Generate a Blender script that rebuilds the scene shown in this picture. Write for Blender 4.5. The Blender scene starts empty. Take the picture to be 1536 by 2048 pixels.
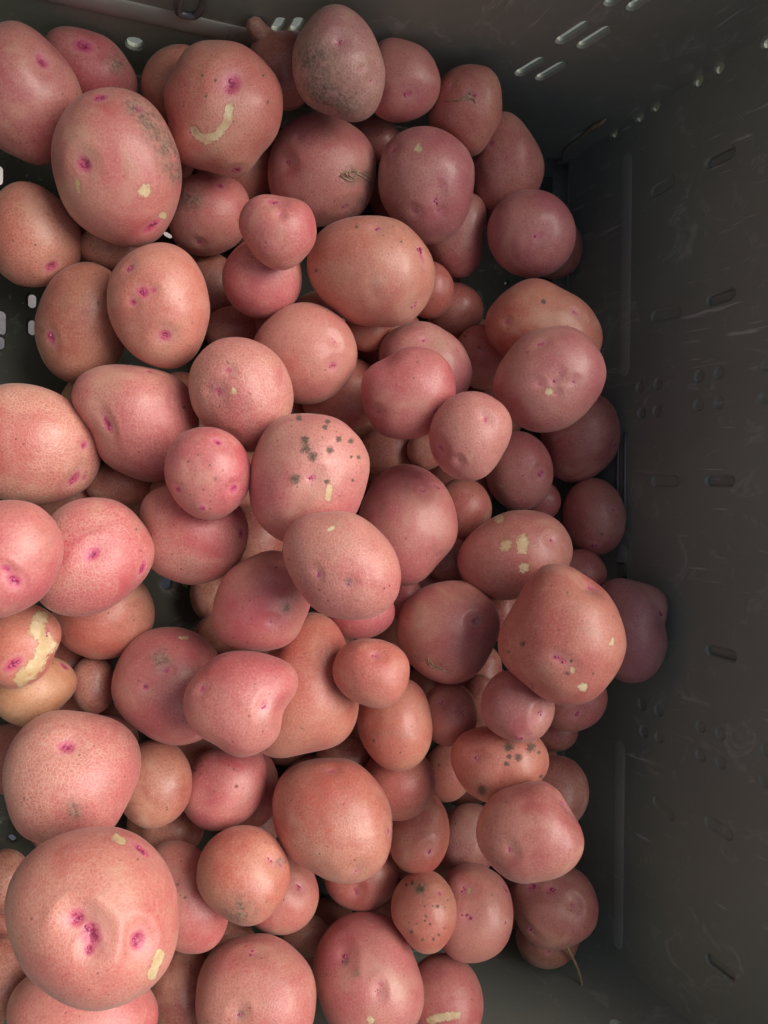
import bpy, bmesh, math, random
import numpy as np
from mathutils import Matrix, Vector
from mathutils.geometry import delaunay_2d_cdt

random.seed(7)
RNG = np.random.RandomState(11)
scene = bpy.context.scene
COL = scene.collection

# ------------------------------------------------------------------ camera
W, Hh, F = 1536.0, 2048.0, 1537.0          # photograph size and focal length in its pixels
NADIR = (120.0, 965.0)                     # where straight-down falls in the frame
CAM_H = 0.43                               # lens height above the crate floor
_d = np.array([(NADIR[0] - W / 2) / F, -(NADIR[1] - Hh / 2) / F, -1.0]); _d /= np.linalg.norm(_d)
_up = -_d
_ex = np.array([1.0, 0, 0]); _ex = _ex - _up * _ex.dot(_up); _ex /= np.linalg.norm(_ex)
_ey = np.cross(_up, _ex)
RW = np.array([_ex, _ey, _up])             # camera -> world rotation
CAM = np.array([0.0, 0.0, CAM_H])
cd = bpy.data.cameras.new('camera'); cam = bpy.data.objects.new('camera', cd); COL.objects.link(cam)
cd.sensor_fit = 'HORIZONTAL'; cd.sensor_width = 36.0; cd.lens = 36.0 * F / W
cd.clip_start = 0.01; cd.clip_end = 400
M4 = Matrix.Identity(4)
for r in range(3):
    for c in range(3):
        M4[r][c] = RW[r][c]
M4.translation = Vector(CAM)
cam.matrix_world = M4
scene.camera = cam

# ------------------------------------------------------------------ sky, sun, exposure
SUN_EL, SUN_AZ = 57.0, 25.0                # azimuth from +x (picture right) towards +y (picture top)
world = bpy.data.worlds.new('World'); scene.world = world; world.use_nodes = True
wn = world.node_tree; wn.nodes.clear()
sky = wn.nodes.new('ShaderNodeTexSky'); sky.sky_type = 'NISHITA'; sky.sun_disc = False
sky.sun_elevation = math.radians(SUN_EL); sky.sun_rotation = math.radians(90 - SUN_AZ)
sky.air_density = 1.0; sky.dust_density = 6.0; sky.ozone_density = 0.6
bg = wn.nodes.new('ShaderNodeBackground'); bg.inputs[1].default_value = 0.075
wo = wn.nodes.new('ShaderNodeOutputWorld')
wn.links.new(sky.outputs[0], bg.inputs[0]); wn.links.new(bg.outputs[0], wo.inputs[0])
sd = bpy.data.lights.new('sun', 'SUN'); sun = bpy.data.objects.new('sun', sd); COL.objects.link(sun)
sd.energy = 2.35; sd.angle = math.radians(48); sd.color = (1.0, 0.95, 0.90)
sv = Vector((math.cos(math.radians(SUN_EL)) * math.cos(math.radians(SUN_AZ)),
             math.cos(math.radians(SUN_EL)) * math.sin(math.radians(SUN_AZ)), math.sin(math.radians(SUN_EL))))
sun.rotation_euler = sv.to_track_quat('Z', 'Y').to_euler(); sun.location = (1, .5, 2)
scene.view_settings.view_transform = 'Standard'; scene.view_settings.look = 'None'
scene.view_settings.gamma = 1.0; scene.view_settings.exposure = 0.45
scene.render.engine = 'CYCLES'

# ------------------------------------------------------------------ helpers
def ray(u, v):
    c = np.array([(u - W / 2) / F, -(v - Hh / 2) / F, -1.0])
    r = RW @ c
    return r / np.linalg.norm(r)

def rays(U, V):
    c = np.stack([(U - W / 2) / F, -(V - Hh / 2) / F, -np.ones_like(U)], -1)
    r = c @ RW.T
    return r / np.linalg.norm(r, axis=-1, keepdims=True)

def project(P):
    c = (P - CAM) @ RW
    return np.stack([W / 2 + F * c[:, 0] / -c[:, 2], Hh / 2 - F * c[:, 1] / -c[:, 2]], -1)

def hit(u, v, p0, n):
    r = ray(u, v); t = (np.array(p0) - CAM).dot(n) / r.dot(n)
    return CAM + r * t

def tag(o, label=None, cat=None, group=None, kind=None):
    for k, val in (('label', label), ('category', cat), ('group', group), ('kind', kind)):
        if val: o[k] = val
    return o

def mesh_np(name, V, Fc, smooth=True):
    me = bpy.data.meshes.new(name)
    V = np.asarray(V, np.float32); Fc = np.asarray(Fc, np.int32)
    k = Fc.shape[1]
    me.vertices.add(len(V)); me.vertices.foreach_set('co', V.ravel())
    me.loops.add(Fc.size); me.loops.foreach_set('vertex_index', Fc.ravel())
    me.polygons.add(len(Fc)); me.polygons.foreach_set('loop_start', np.arange(len(Fc), dtype=np.int32) * k)
    me.polygons.foreach_set('use_smooth', np.full(len(Fc), smooth, bool))
    me.update(calc_edges=True); me.validate()
    return me

def mesh_py(name, V, Fs, smooth=False):
    me = bpy.data.meshes.new(name); me.from_pydata([tuple(v) for v in V], [], [tuple(f) for f in Fs]); me.update()
    if smooth:
        for p in me.polygons: p.use_smooth = True
    return me

def link(name, me, mat, parent=None, loc=None):
    o = bpy.data.objects.new(name, me); COL.objects.link(o)
    if mat and not me.materials: me.materials.append(mat)
    if loc is not None: o.location = loc
    if parent: o.parent = parent
    return o

def empty(name, loc=(0, 0, 0)):
    o = bpy.data.objects.new(name, None); COL.objects.link(o); o.location = loc; o.empty_display_size = .02
    return o

class NT:
    """small node-graph writer"""
    def __init__(s, name):
        s.m = bpy.data.materials.new(name); s.m.use_nodes = True; s.t = s.m.node_tree; s.t.nodes.clear()
        s.out = s.n('ShaderNodeOutputMaterial'); s.b = s.n('ShaderNodeBsdfPrincipled')
        s.l(s.b.outputs[0], s.out.inputs[0])
    def n(s, ty, **kw):
        nd = s.t.nodes.new(ty)
        for k, v in kw.items(): setattr(nd, k, v)
        return nd
    def l(s, a, b): s.t.links.new(a, b)
    def put(s, sock, v):
        if isinstance(v, bpy.types.NodeSocket): s.l(v, sock)
        else: sock.default_value = v
    def math(s, op, a, b=0.0, clamp=False):
        nd = s.n('ShaderNodeMath', operation=op, use_clamp=clamp); s.put(nd.inputs[0], a); s.put(nd.inputs[1], b); return nd.outputs[0]
    def ramp(s, v, a, b, x=0.0, y=1.0, smooth=True):
        nd = s.n('ShaderNodeMapRange', interpolation_type='SMOOTHSTEP' if smooth else 'LINEAR')
        s.put(nd.inputs[0], v); nd.inputs[1].default_value = a; nd.inputs[2].default_value = b
        nd.inputs[3].default_value = x; nd.inputs[4].default_value = y; return nd.outputs[0]
    def mix(s, f, a, b, blend='MIX'):
        nd = s.n('ShaderNodeMix', data_type='RGBA', blend_type=blend); s.put(nd.inputs[0], f)
        for sock, v in ((nd.inputs[6], a), (nd.inputs[7], b)):
            if isinstance(v, tuple) and len(v) == 3: v = v + (1.0,)
            s.put(sock, v)
        return nd.outputs[2]
    def noise(s, co, scale, detail=3.0, rough=.55, dist=0.0):
        nd = s.n('ShaderNodeTexNoise'); s.l(co, nd.inputs['Vector']); nd.inputs['Scale'].default_value = scale
        nd.inputs['Detail'].default_value = detail; nd.inputs['Roughness'].default_value = rough; nd.inputs['Distortion'].default_value = dist
        return nd
    def voro(s, co, scale, feature='F1'):
        nd = s.n('ShaderNodeTexVoronoi', feature=feature); s.l(co, nd.inputs['Vector']); nd.inputs['Scale'].default_value = scale
        return nd
    def bump(s, h, strength, dist, normal=None):
        nd = s.n('ShaderNodeBump'); nd.inputs['Strength'].default_value = strength; nd.inputs['Distance'].default_value = dist
        s.l(h, nd.inputs['Height'])
        if normal is not None: s.l(normal, nd.inputs['Normal'])
        return nd.outputs[0]

# ------------------------------------------------------------------ materials
def mat_potato():
    g = NT('potato_skin')
    tc = g.n('ShaderNodeTexCoord'); oi = g.n('ShaderNodeObjectInfo')
    off = g.n('ShaderNodeVectorMath', operation='SCALE'); off.inputs[0].default_value = (7.1, 3.3, 5.7); g.l(oi.outputs['Random'], off.inputs['Scale'])
    add = g.n('ShaderNodeVectorMath', operation='ADD'); g.l(tc.outputs['Object'], add.inputs[0]); g.l(off.outputs[0], add.inputs[1])
    co = add.outputs[0]
    ft = g.n('ShaderNodeAttribute', attribute_name='feat')
    sep = g.n('ShaderNodeSeparateColor'); g.l(ft.outputs['Color'], sep.inputs[0])
    eye, peel, scab, dirt = sep.outputs[0], sep.outputs[1], sep.outputs[2], ft.outputs['Alpha']
    tint = oi.outputs['Color']; netw = oi.outputs['Alpha']
    big = g.noise(co, 26, 3, .55); mid = g.noise(co, 95, 4, .62); fine = g.noise(co, 900, 3, .6)
    # warped coordinates for the netted skin
    wv = g.n('ShaderNodeVectorMath', operation='SCALE'); g.l(g.noise(co, 260, 2).outputs['Color'], wv.inputs[0]); wv.inputs['Scale'].default_value = .0022
    wa = g.n('ShaderNodeVectorMath', operation='ADD'); g.l(co, wa.inputs[0]); g.l(wv.outputs[0], wa.inputs[1])
    ed = g.voro(wa.outputs[0], 540, 'DISTANCE_TO_EDGE')
    line = g.ramp(ed.outputs['Distance'], .02, .17, 1, 0)
    zone = g.ramp(big.outputs[0], .38, .62)
    net = g.math('MULTIPLY', g.math('MULTIPLY', line, netw), g.math('ADD', g.math('MULTIPLY', zone, .5), .5))
    tan = g.mix(.36, tint, (.57, .272, .185)); red = g.mix(1.0, tint, (.92, .74, .80), 'MULTIPLY')
    col = g.mix(g.ramp(big.outputs[0], .36, .64), red, tan)
    col = g.mix(g.ramp(mid.outputs[0], .48, .78, 0, .30), col, g.mix(.45, tint, (.66, .36, .25)))
    col = g.mix(g.ramp(mid.outputs[0], .46, .25, 0, .30), col, g.mix(1.0, tint, (.72, .58, .60), 'MULTIPLY'))
    col = g.mix(g.ramp(fine.outputs[0], .48, .72, 0, .24), col, (.70, .44, .33))
    col = g.mix(g.ramp(fine.outputs[0], .46, .30, 0, .45), col, g.mix(1.0, tint, (.66, .48, .46), 'MULTIPLY'))
    col = g.mix(g.math('MULTIPLY', net, .40), col, (.72, .45, .37))
    blot = g.noise(co, 33, 4, .6, .6)
    col = g.mix(g.ramp(blot.outputs[0], .52, .72, 0, .50), col, (.63, .375, .265))
    col = g.mix(g.ramp(blot.outputs[0], .46, .27, 0, .60), col, g.mix(1.0, tint, (.86, .52, .56), 'MULTIPLY'))
    # lenticels: sparse dark pin spots
    lv = g.voro(co, 300)
    lsep = g.n('ShaderNodeSeparateColor'); g.l(lv.outputs['Color'], lsep.inputs[0])
    lent = g.math('MULTIPLY', g.ramp(lv.outputs['Distance'], .10, .24, 1, 0), g.ramp(lsep.outputs[0], .80, .86))
    lent = g.math('MULTIPLY', lent, g.ramp(g.noise(co, 40, 1).outputs[0], .42, .6, .15, .9))
    col = g.mix(g.math('MULTIPLY', lent, .75), col, (.13, .045, .030))
    film = g.ramp(g.noise(co, 48, 6, .72, .8).outputs[0], .52, .74)
    col = g.mix(g.math('MULTIPLY', film, .28), col, (.30, .20, .145))
    # eyes
    enz = g.math('SUBTRACT', g.noise(co, 340, 5, .7).outputs[0], .5)
    es = g.math('ADD', eye, g.math('MULTIPLY', enz, .55))
    halo = g.math('MULTIPLY', g.ramp(es, .06, .38), g.ramp(es, .42, .72, 1, 0))
    col = g.mix(g.math('MULTIPLY', halo, .26), col, (.70, .32, .33))
    col = g.mix(g.ramp(es, .34, .74, 0, .66), col, (.56, .080, .185))
    es2 = g.math('ADD', eye, g.math('MULTIPLY', g.math('SUBTRACT', g.noise(co, 700, 3, .7).outputs[0], .5), 1.5))
    col = g.mix(g.ramp(es2, .72, 1.02, 0, .85), col, (.26, .010, .075))
    # rubbed soil
    dz = g.math('MULTIPLY', dirt, g.ramp(g.noise(co, 170, 6, .75).outputs[0], .30, .56))
    col = g.mix(g.math('MULTIPLY', dz, .9), col, g.mix(g.ramp(g.noise(co, 480, 5, .75).outputs[0], .40, .60), (.085, .062, .045), (.32, .225, .165)))
    # missing skin
    ps = g.math('ADD', peel, g.math('MULTIPLY', g.math('SUBTRACT', g.noise(co, 420, 6, .75).outputs[0], .5), 4.6))
    rim_ = g.math('MULTIPLY', g.ramp(ps, -.42, -.12), g.ramp(ps, -.05, .15, 1, 0))
    col = g.mix(g.math('MULTIPLY', rim_, .60), col, (.34, .16, .09))
    pm = g.math('MULTIPLY', g.ramp(ps, -.16, .50), g.ramp(g.noise(co, 240, 4, .7).outputs[0], .30, .48, .45, 1.0))
    col = g.mix(pm, col, g.mix(g.ramp(mid.outputs[0], .35, .7), (.58, .42, .22), (.74, .62, .40)))
    # scab
    ss = g.math('ADD', scab, g.math('MULTIPLY', g.math('SUBTRACT', g.noise(co, 620, 5, .78).outputs[0], .5), 4.2))
    sm = g.ramp(ss, -.45, .85)
    col = g.mix(g.math('MULTIPLY', sm, .9), col, g.mix(fine.outputs[0], (.022, .018, .010), (.17, .125, .075)))
    g.l(col, g.b.inputs['Base Color'])
    ro = g.math('ADD', .35, g.math('MULTIPLY', mid.outputs[0], .16))
    ro = g.math('ADD', ro, g.math('MULTIPLY', g.math('ADD', sm, dz), .25), True)
    g.l(ro, g.b.inputs['Roughness'])
    g.b.inputs['Specular IOR Level'].default_value = .5
    g.b.inputs['Sheen Weight'].default_value = .12; g.b.inputs['Sheen Roughness'].default_value = .45
    g.l(g.ramp(g.noise(co, 60, 3).outputs[0], .42, .66, .02, .24), g.b.inputs['Coat Weight']); g.b.inputs['Coat Roughness'].default_value = .24
    h = g.math('ADD', g.math('MULTIPLY', fine.outputs[0], .55), g.math('MULTIPLY', net, .35))
    h = g.math('ADD', h, g.math('MULTIPLY', mid.outputs[0], .35))
    h = g.math('SUBTRACT', h, g.math('MULTIPLY', pm, .5)); h = g.math('ADD', h, g.math('MULTIPLY', g.math('MULTIPLY', sm, fine.outputs[0]), 3.2)); h = g.math('SUBTRACT', h, g.math('MULTIPLY', lent, .4))
    g.l(g.bump(h, .36, .0007), g.b.inputs['Normal'])
    return g.m

def mat_bud():
    g = NT('eye_bud'); tc = g.n('ShaderNodeTexCoord')
    n = g.noise(tc.outputs['Object'], 900, 2)
    g.l(g.mix(n.outputs[0], (.24, .010, .075), (.60, .12, .25)), g.b.inputs['Base Color'])
    g.b.inputs['Roughness'].default_value = .38
    return g.m

def mat_plastic(name, base=(.255, .276, .222), spec=.22, rough=.34, dust=1.0):
    g = NT(name); tc = g.n('ShaderNodeTexCoord'); co = tc.outputs['Object']
    big = g.noise(co, 9, 4, .6); grain = g.noise(co, 420, 3, .6)
    # dusty rubs and scuffs
    sc = g.noise(co, 34, 6, .72, 1.6); sm = g.ramp(sc.outputs[0], .54, .70)
    mp = g.n('ShaderNodeMapping'); g.l(co, mp.inputs[0]); mp.inputs['Rotation'].default_value = (.7, .3, .5); mp.inputs['Scale'].default_value = (240, 240, 22)
    st = g.noise(mp.outputs[0], 1.0, 3, .6, .4); stm = g.math('MULTIPLY', g.ramp(st.outputs[0], .62, .74), g.ramp(g.noise(co, 14, 3).outputs[0], .44, .62))
    sp = g.voro(co, 210); ssep = g.n('ShaderNodeSeparateColor'); g.l(sp.outputs['Color'], ssep.inputs[0])
    dots = g.math('MULTIPLY', g.ramp(sp.outputs['Distance'], .05, .12, 1, 0), g.ramp(ssep.outputs[1], .925, .94))
    col = g.mix(big.outputs[0], tuple(c * .8 for c in base), tuple(c * 1.3 for c in base))
    col = g.mix(g.math('MULTIPLY', sm, .30 * dust), col, (.62, .61, .56))
    col = g.mix(g.math('MULTIPLY', stm, .55 * dust), col, (.74, .73, .68))
    col = g.mix(g.math('MULTIPLY', dots, .8 * dust), col, (.45, .42, .38))
    g.l(col, g.b.inputs['Base Color'])
    g.l(g.math('ADD', rough, g.math('ADD', g.math('MULTIPLY', big.outputs[0], .18), g.math('MULTIPLY', sm, .15)), True), g.b.inputs['Roughness'])
    g.b.inputs['Specular IOR Level'].default_value = spec
    h = g.math('ADD', g.math('MULTIPLY', grain.outputs[0], .4), g.math('ADD', sm, stm))
    nb = g.bump(g.noise(co, 24, 2).outputs[0], .25, .004)
    g.l(g.bump(h, .35, .0004, nb), g.b.inputs['Normal'])
    return g.m

def mat_plain(name, a, b, scale, rough=.7):
    g = NT(name); tc = g.n('ShaderNodeTexCoord'); n = g.noise(tc.outputs['Object'], scale, 5, .65)
    g.l(g.mix(g.ramp(n.outputs[0], .3, .7), a, b), g.b.inputs['Base Color']); g.b.inputs['Roughness'].default_value = rough
    g.l(g.bump(n.outputs[0], .3, .3 / scale), g.b.inputs['Normal'])
    return g.m

M_POT, M_BUD = mat_potato(), mat_bud()
M_CRATE = mat_plastic('black_plastic')
M_FLOOR = mat_plastic('floor_shade_black_plastic', (.066, .066, .056), .05, .7, .5)  # same plastic darkened: shade under the heap put into the colour
M_GLOSS = mat_plastic('polished_black_plastic', (.12, .12, .12), .7, .10, .2)
M_COVE = mat_plastic('corner_shade_black_plastic', (.155, .158, .132), .22, .4, .7)  # wall plastic darkened, corner shade is part of this colour
M_HILITE = mat_plastic('highlight_black_plastic', (.36, .37, .32), .45, .26, 1.2)  # paler than the wall: the moulding's soft highlight painted into the colour
M_BLOCKER = mat_plastic('blocker_grey_green_plastic', (.34, .36, .30), .2, .5, .3)
M_SLAB = mat_plain('added_pale_slab', (.40, .36, .345), (.50, .455, .44), 30, .8)
M_ROOT = mat_plain('dry_root', (.33, .22, .12), (.50, .37, .22), 400)
M_LEAF = mat_plain('green_leaf', (.10, .24, .03), (.20, .38, .06), 300, .5)
M_GROUND = mat_plain('pale_concrete', (.075, .088, .080), (.11, .125, .115), 14, .85)

# ------------------------------------------------------------------ ground and crate
gm = mesh_py('ground', [(-60, -60, 0), (60, -60, 0), (60, 60, 0), (-60, 60, 0)], [(0, 1, 2, 3)])
tag(link('ground', gm, M_GROUND, loc=(0, 0, -.40)), kind='structure')

UPW = np.array([0, 0, 1.0])
LEAN = math.radians(2.5)
X_R = hit(1246, 965, (0, 0, 0), UPW)[0]
Y_T = hit(1225, 240, (0, 0, 0), UPW)[1]
Y_B = hit(1250, 1915, (0, 0, 0), UPW)[1]
X_L = -0.115
WALL_H, TH = .29, .0035
ZF = -.07                                  # crate floor; heights are counted from the moulding round the walls
print('crate', X_R, Y_T, Y_B)

def plate(outer, holes, th, ch=.0012, blind=(), blind_shallow=frozenset([1, 2, 4, 7, 8]) | frozenset(range(10, 30))):
    """a plate in the u,v plane (front at w=0, back at w=-th) with capsule holes ((u0,v0),(u1,v1),r), chamfered towards the front"""
    V, Fs = [], []
    def loop(h, grow):
        (u0, v0), (u1, v1), r = h; r += grow
        dx, dy = u1 - u0, v1 - v0; L = math.hypot(dx, dy); a = math.atan2(dy, dx) if L > 1e-7 else 0
        P = []; n = 9
        for k in range(n): t = a - math.pi / 2 + math.pi * k / (n - 1); P.append((u1 + r * math.cos(t), v1 + r * math.sin(t)))
        for k in range(n): t = a + math.pi / 2 + math.pi * k / (n - 1); P.append((u0 + r * math.cos(t), v0 + r * math.sin(t)))
        if L < 1e-7: P = [(u0 + r * math.cos(2 * math.pi * k / 20), v0 + r * math.sin(2 * math.pi * k / 20)) for k in range(20)]
        return P
    def sheet(grow, w, flip):
        pts = [Vector(p) for p in outer]; m = len(pts); ed = [(k, (k + 1) % m) for k in range(m)]
        ids = []
        for h in holes:
            lp = loop(h, grow); s = len(pts); pts += [Vector(p) for p in lp]; ids.append(list(range(s, s + len(lp))))
            ed += [(s + k, s + (k + 1) % len(lp)) for k in range(len(lp))]
        vo, eo, fo, ov, oe, of = delaunay_2d_cdt(pts, ed, [], 0, 1e-7)
        back = {}
        for k, src in enumerate(ov):
            for q in src: back[q] = k
        base = len(V); V.extend((p.x, p.y, w) for p in vo)
        for f in fo:
            c = sum((vo[i] for i in f), Vector((0, 0))) / len(f); inside = False
            for (a, b, r) in holes:
                A, B = Vector(a), Vector(b); ab = B - A; t = 0 if ab.length_squared < 1e-14 else max(0, min(1, (c - A).dot(ab) / ab.length_squared))
                if (A + ab * t - c).length < (r + grow) * .985: inside = True; break
            if inside: continue
            x, y, z = [vo[i] for i in f[:3]]
            area = (y.x - x.x) * (z.y - x.y) - (z.x - x.x) * (y.y - x.y)
            g = [base + i for i in f]
            if (area < 0) != flip: g.reverse()
            Fs.append(g)
        return [[base + back[i] for i in l] for l in ids], [base + back[k] for k in range(m)]
    fl, fo_ = sheet(ch, 0.0, False); bl, bo = sheet(0.0, -th, True)
    for hi, (h, a, b) in enumerate(zip(holes, fl, bl)):
        lp = loop(h, 0.0); s = len(V); V.extend((p[0], p[1], -ch) for p in lp); n = len(lp)
        if hi in blind: Fs.append(tuple(range(s, s + n)) if hi in blind_shallow else tuple(b))
        for k in range(n):
            q = (k + 1) % n
            Fs.append((a[k], a[q], s + q, s + k)); Fs.append((s + k, s + q, b[q], b[k]))
    m = len(outer)
    for k in range(m):
        q = (k + 1) % m; Fs.append((fo_[q], fo_[k], bo[k], bo[q]))
    return V, Fs

crate = empty('crate', ((X_L + X_R) / 2, (Y_T + Y_B) / 2, 0))
tag(crate, 'scuffed black plastic crate with slotted walls holding the red potatoes', 'crate')
CO = np.array(crate.location)

def to_frame(V, o, u, v, w):
    return [np.array(o) + p[0] * np.array(u) + p[1] * np.array(v) + p[2] * np.array(w) - CO for p in V]

def wall(o, u, v, w, outer, holes, name='wall', blind=()):
    V, Fs = plate(outer, holes, TH, blind=blind)
    return link(name, mesh_py(name, to_frame(V, o, u, v, w), Fs), M_CRATE, crate)

# floor
def floor_hole(u0, v0, u1, v1, rp):
    a, b = hit(u0, v0, (0, 0, ZF), UPW), hit(u1, v1, (0, 0, ZF), UPW)
    return ((a[0], a[1]), (b[0], b[1]), rp * 1.12)
fh = [floor_hole(*q) for q in [(64, 594, 64, 608, .0019), (64, 646, 64, 662, .0019), (0, 630, 0, 660, .0026), (-4, 336, -4, 360, .0022), (0, 680, 0, 690, .002),
      (333, 1158, 333, 1170, .0024), (22, 1676, 26, 1680, .0015), (468, 671, 476, 672, .0015), (595, 536, 596, 543, .0014), (333, 466, 340, 470, .0015), (752, 374, 753, 386, .0014),
      (1012, 566, 1016, 564, .0008)]]
DF = -ZF * math.tan(LEAN)
V, Fs = plate([(X_L + DF, Y_B + DF), (X_R - DF, Y_B + DF), (X_R - DF, Y_T - DF), (X_L + DF, Y_T - DF)], fh, TH)
link('crate_floor', mesh_py('crate_floor', to_frame(V, (0, 0, ZF), (1, 0, 0), (0, 1, 0), (0, 0, 1)), Fs), M_FLOOR, crate)

# right wall: u = +y, v = up the wall, w = into the crate
cl, sl = math.cos(LEAN), math.sin(LEAN)
oR = np.array([X_R, 0, 0.0]); uR = np.array([0, -1.0, 0]); vR = np.array([sl, 0, cl]); wR = np.array([-cl, 0, sl])
def cap(o, u, v, w, u0, v0, u1, v1, r):
    P = [hit(a, b, o, w) - o for a, b in ((u0, v0), (u1, v1))]
    return ((P[0].dot(u), P[0].dot(v)), (P[1].dot(u), P[1].dot(v)), r)
SL, CR = .0029, .0030
rh = [(1421, 325, 1460, 305), (1310, 383, 1341, 364), (1311, 632, 1354, 624), (1422, 601, 1460, 588), (1312, 962, 1348, 962), (1420, 962, 1459, 962),
      (1421, 1301, 1463, 1312), (1314, 1604, 1340, 1630), (1419, 1645, 1455, 1668), (1420, 1920, 1460, 1951)]
holes = [cap(oR, uR, vR, wR, *q, SL) for q in rh]
for (a, b) in [(1316, 768), (1398, 752), (1438, 746), (1283, 826), (1314, 822), (1397, 810), (1438, 805), (1280, 775), (1534, 729), (1531, 794),
               (1284, 1409), (1317, 1421), (1287, 1463), (1318, 1475), (1401, 1453), (1441, 1467), (1401, 1511), (1441, 1525), (1532, 1500), (1530, 1562),
               (1279, 233), (1311, 212), (1396, 161), (1438, 135), (1534, 83), (1228, 266)]:
    holes.append(cap(oR, uR, vR, wR, a, b, a, b, CR if a > 1240 else .0026))
for (a, b) in [(1220, 412), (1219, 531)]:
    pass
hw = WALL_H / cl; lw = (ZF - TH) / cl
wall(oR, uR, vR, wR, [(-Y_T - .016, lw), (-Y_B + .016, lw), (-Y_B + .016, hw), (-Y_T - .016, hw)], holes, blind=set(range(0, 30)))

# far wall (top of the picture): u = +x, v = up, w = -y
oT = np.array([0, Y_T, 0.0]); uT = np.array([1.0, 0, 0]); vT = np.array([0, sl, cl]); wT = np.array([0, -cl, sl])
th_ = [cap(oT, uT, vT, wT, *q, .0027) for q in [(1124, 80, 1168, 51), (1167, 89, 1211, 61), (1042, 145, 1080, 122), (1083, 154, 1122, 131), (1222, 3, 1255, -20), (1267, 12, 1300, -10),
        (590, 60, 598, 44), (553, 60, 562, 44)]]
th_.append(cap(oT, uT, vT, wT, 270, 90, 270, 86, .0042))
# framed hand-hold opening: a rounded rectangle made of a fat capsule
wall(oT, uT, vT, wT, [(X_L - .016, lw), (X_R + .014, lw), (X_R + .014, hw), (X_L - .016, hw)], th_)

# raised frame of the hand hold in the far wall, its top out of the picture
def fr_pt(u, v, l=.001): return hit(u, v, oT + wT * l, wT)
HF = [(420, -40), (408, 4), (405, 14), (399, 25), (390, 31), (382, 31), (364, 28), (357, 24), (355, 16), (359, 0), (368, -42)]
HAND = [fr_pt(u, v) for u, v in HF]

# near wall (bottom of the picture) and left wall
oB = np.array([0, Y_B, 0.0]); vB = np.array([0, -sl, cl]); wB = np.array([0, cl, sl])
nh = [((-x, z), (-x, z + .012), .003) for x in np.arange(X_L + .05, X_R - .03, .055) for z in (.05, .085, .12)]
wall(oB, np.array([-1.0, 0, 0]), vB, wB, [(-X_R - .014, lw), (-X_L + .016, lw), (-X_L + .016, hw), (-X_R - .014, hw)], nh)
oL = np.array([X_L, 0, 0.0]); vL = np.array([-sl, 0, cl]); wL = np.array([cl, 0, sl])
nh = [((y, z), (y, z + .012), .003) for y in np.arange(Y_B + .05, Y_T - .03, .06) for z in (.05, .085, .12)]
wall(oL, np.array([0, 1.0, 0]), vL, wL, [(Y_B - .016, lw), (Y_T + .016, lw), (Y_T + .016, hw), (Y_B - .016, hw)], nh)

# rounded coves along the foot of the walls, ribs and rim
def cove(o, u, inn, a0, a1, R=.0115, name='cove'):
    V, Fs = [], []; n = 9
    o, u, inn = map(np.array, (o, u, inn))
    prof = [(R * (1 - math.cos(t)), R * (1 - math.sin(t))) for t in np.linspace(0, math.pi / 2, n)]   # from the wall down to the floor
    prof = [(p[0] - math.tan(LEAN) * p[1] * .9 + .0006, p[1] + .0006) for p in prof]
    prof += [(R, -.001), (-.002, -.001), (-.002, R)]
    m = len(prof); st = np.linspace(a0, a1, 24)
    for s in st:
        for (i, z) in prof: V.append(o + u * s + inn * i + np.array([0, 0, z]) - CO)
    for k in range(len(st) - 1):
        for j in range(m):
            q = (j + 1) % m; Fs.append((k * m + j, k * m + q, (k + 1) * m + q, (k + 1) * m + j))
    Fs.append(tuple(range(m))[::-1]); Fs.append(tuple((len(st) - 1) * m + j for j in range(m)))
    me = mesh_py(name, V, Fs)
    for p in me.polygons:
        p.use_smooth = len(p.vertices) == 4
    return link(name, me, M_COVE, crate)
def yR(v): return hit(1246, v, (0, 0, 0), UPW)[1]
cove((X_R - DF, 0, ZF), (0, 1, 0), (-1, 0, 0), Y_B + DF + .001, Y_T - DF - .001, .0085)
cove((0, Y_T - DF, ZF), (1, 0, 0), (0, -1, 0), X_L + DF, X_R - DF - .0092, .010)
cove((0, Y_B + DF, ZF), (1, 0, 0), (0, 1, 0), X_L + DF, X_R - DF - .0092, .0085)

def moulding(o, u, v, w, a0, a1, h=.0062, pr=.0010):
    """a shallow rounded strip standing proud of a wall, tapered away at both ends"""
    V, Fs = [], []; n = 11; st = np.concatenate([np.linspace(a0, a0 + .012, 6), np.linspace(a0 + .03, a1 - .03, 8), np.linspace(a1 - .012, a1, 6)])
    for s in st:
        e = min(1.0, (s - a0) / .012, (a1 - s) / .012); e = math.sqrt(max(e, .02))
        for t in np.linspace(0, math.pi, n):
            V.append(np.array(o) + np.array(u) * s + np.array(v) * (h * math.cos(t)) + np.array(w) * (pr * e * math.sin(t) ** .8 - .0006) - CO)
    for k in range(len(st) - 1):
        for q in range(n - 1): Fs.append((k * n + q, k * n + q + 1, (k + 1) * n + q + 1, (k + 1) * n + q))
        Fs.append((k * n + n - 1, k * n, (k + 1) * n, (k + 1) * n + n - 1))
    Fs.append(tuple(range(n))[::-1]); Fs.append(tuple((len(st) - 1) * n + q for q in range(n)))
    return link('moulding', mesh_py('moulding', V, Fs, True), M_HILITE, crate)
for a, c in ((292, 765), (1075, 1210), (1468, 1905)):
    moulding(oR, uR, vR, wR, -yR(a), -yR(c))
moulding(oT, uT, vT, wT, X_L + .03, X_R * .55, .008, .002)

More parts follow.
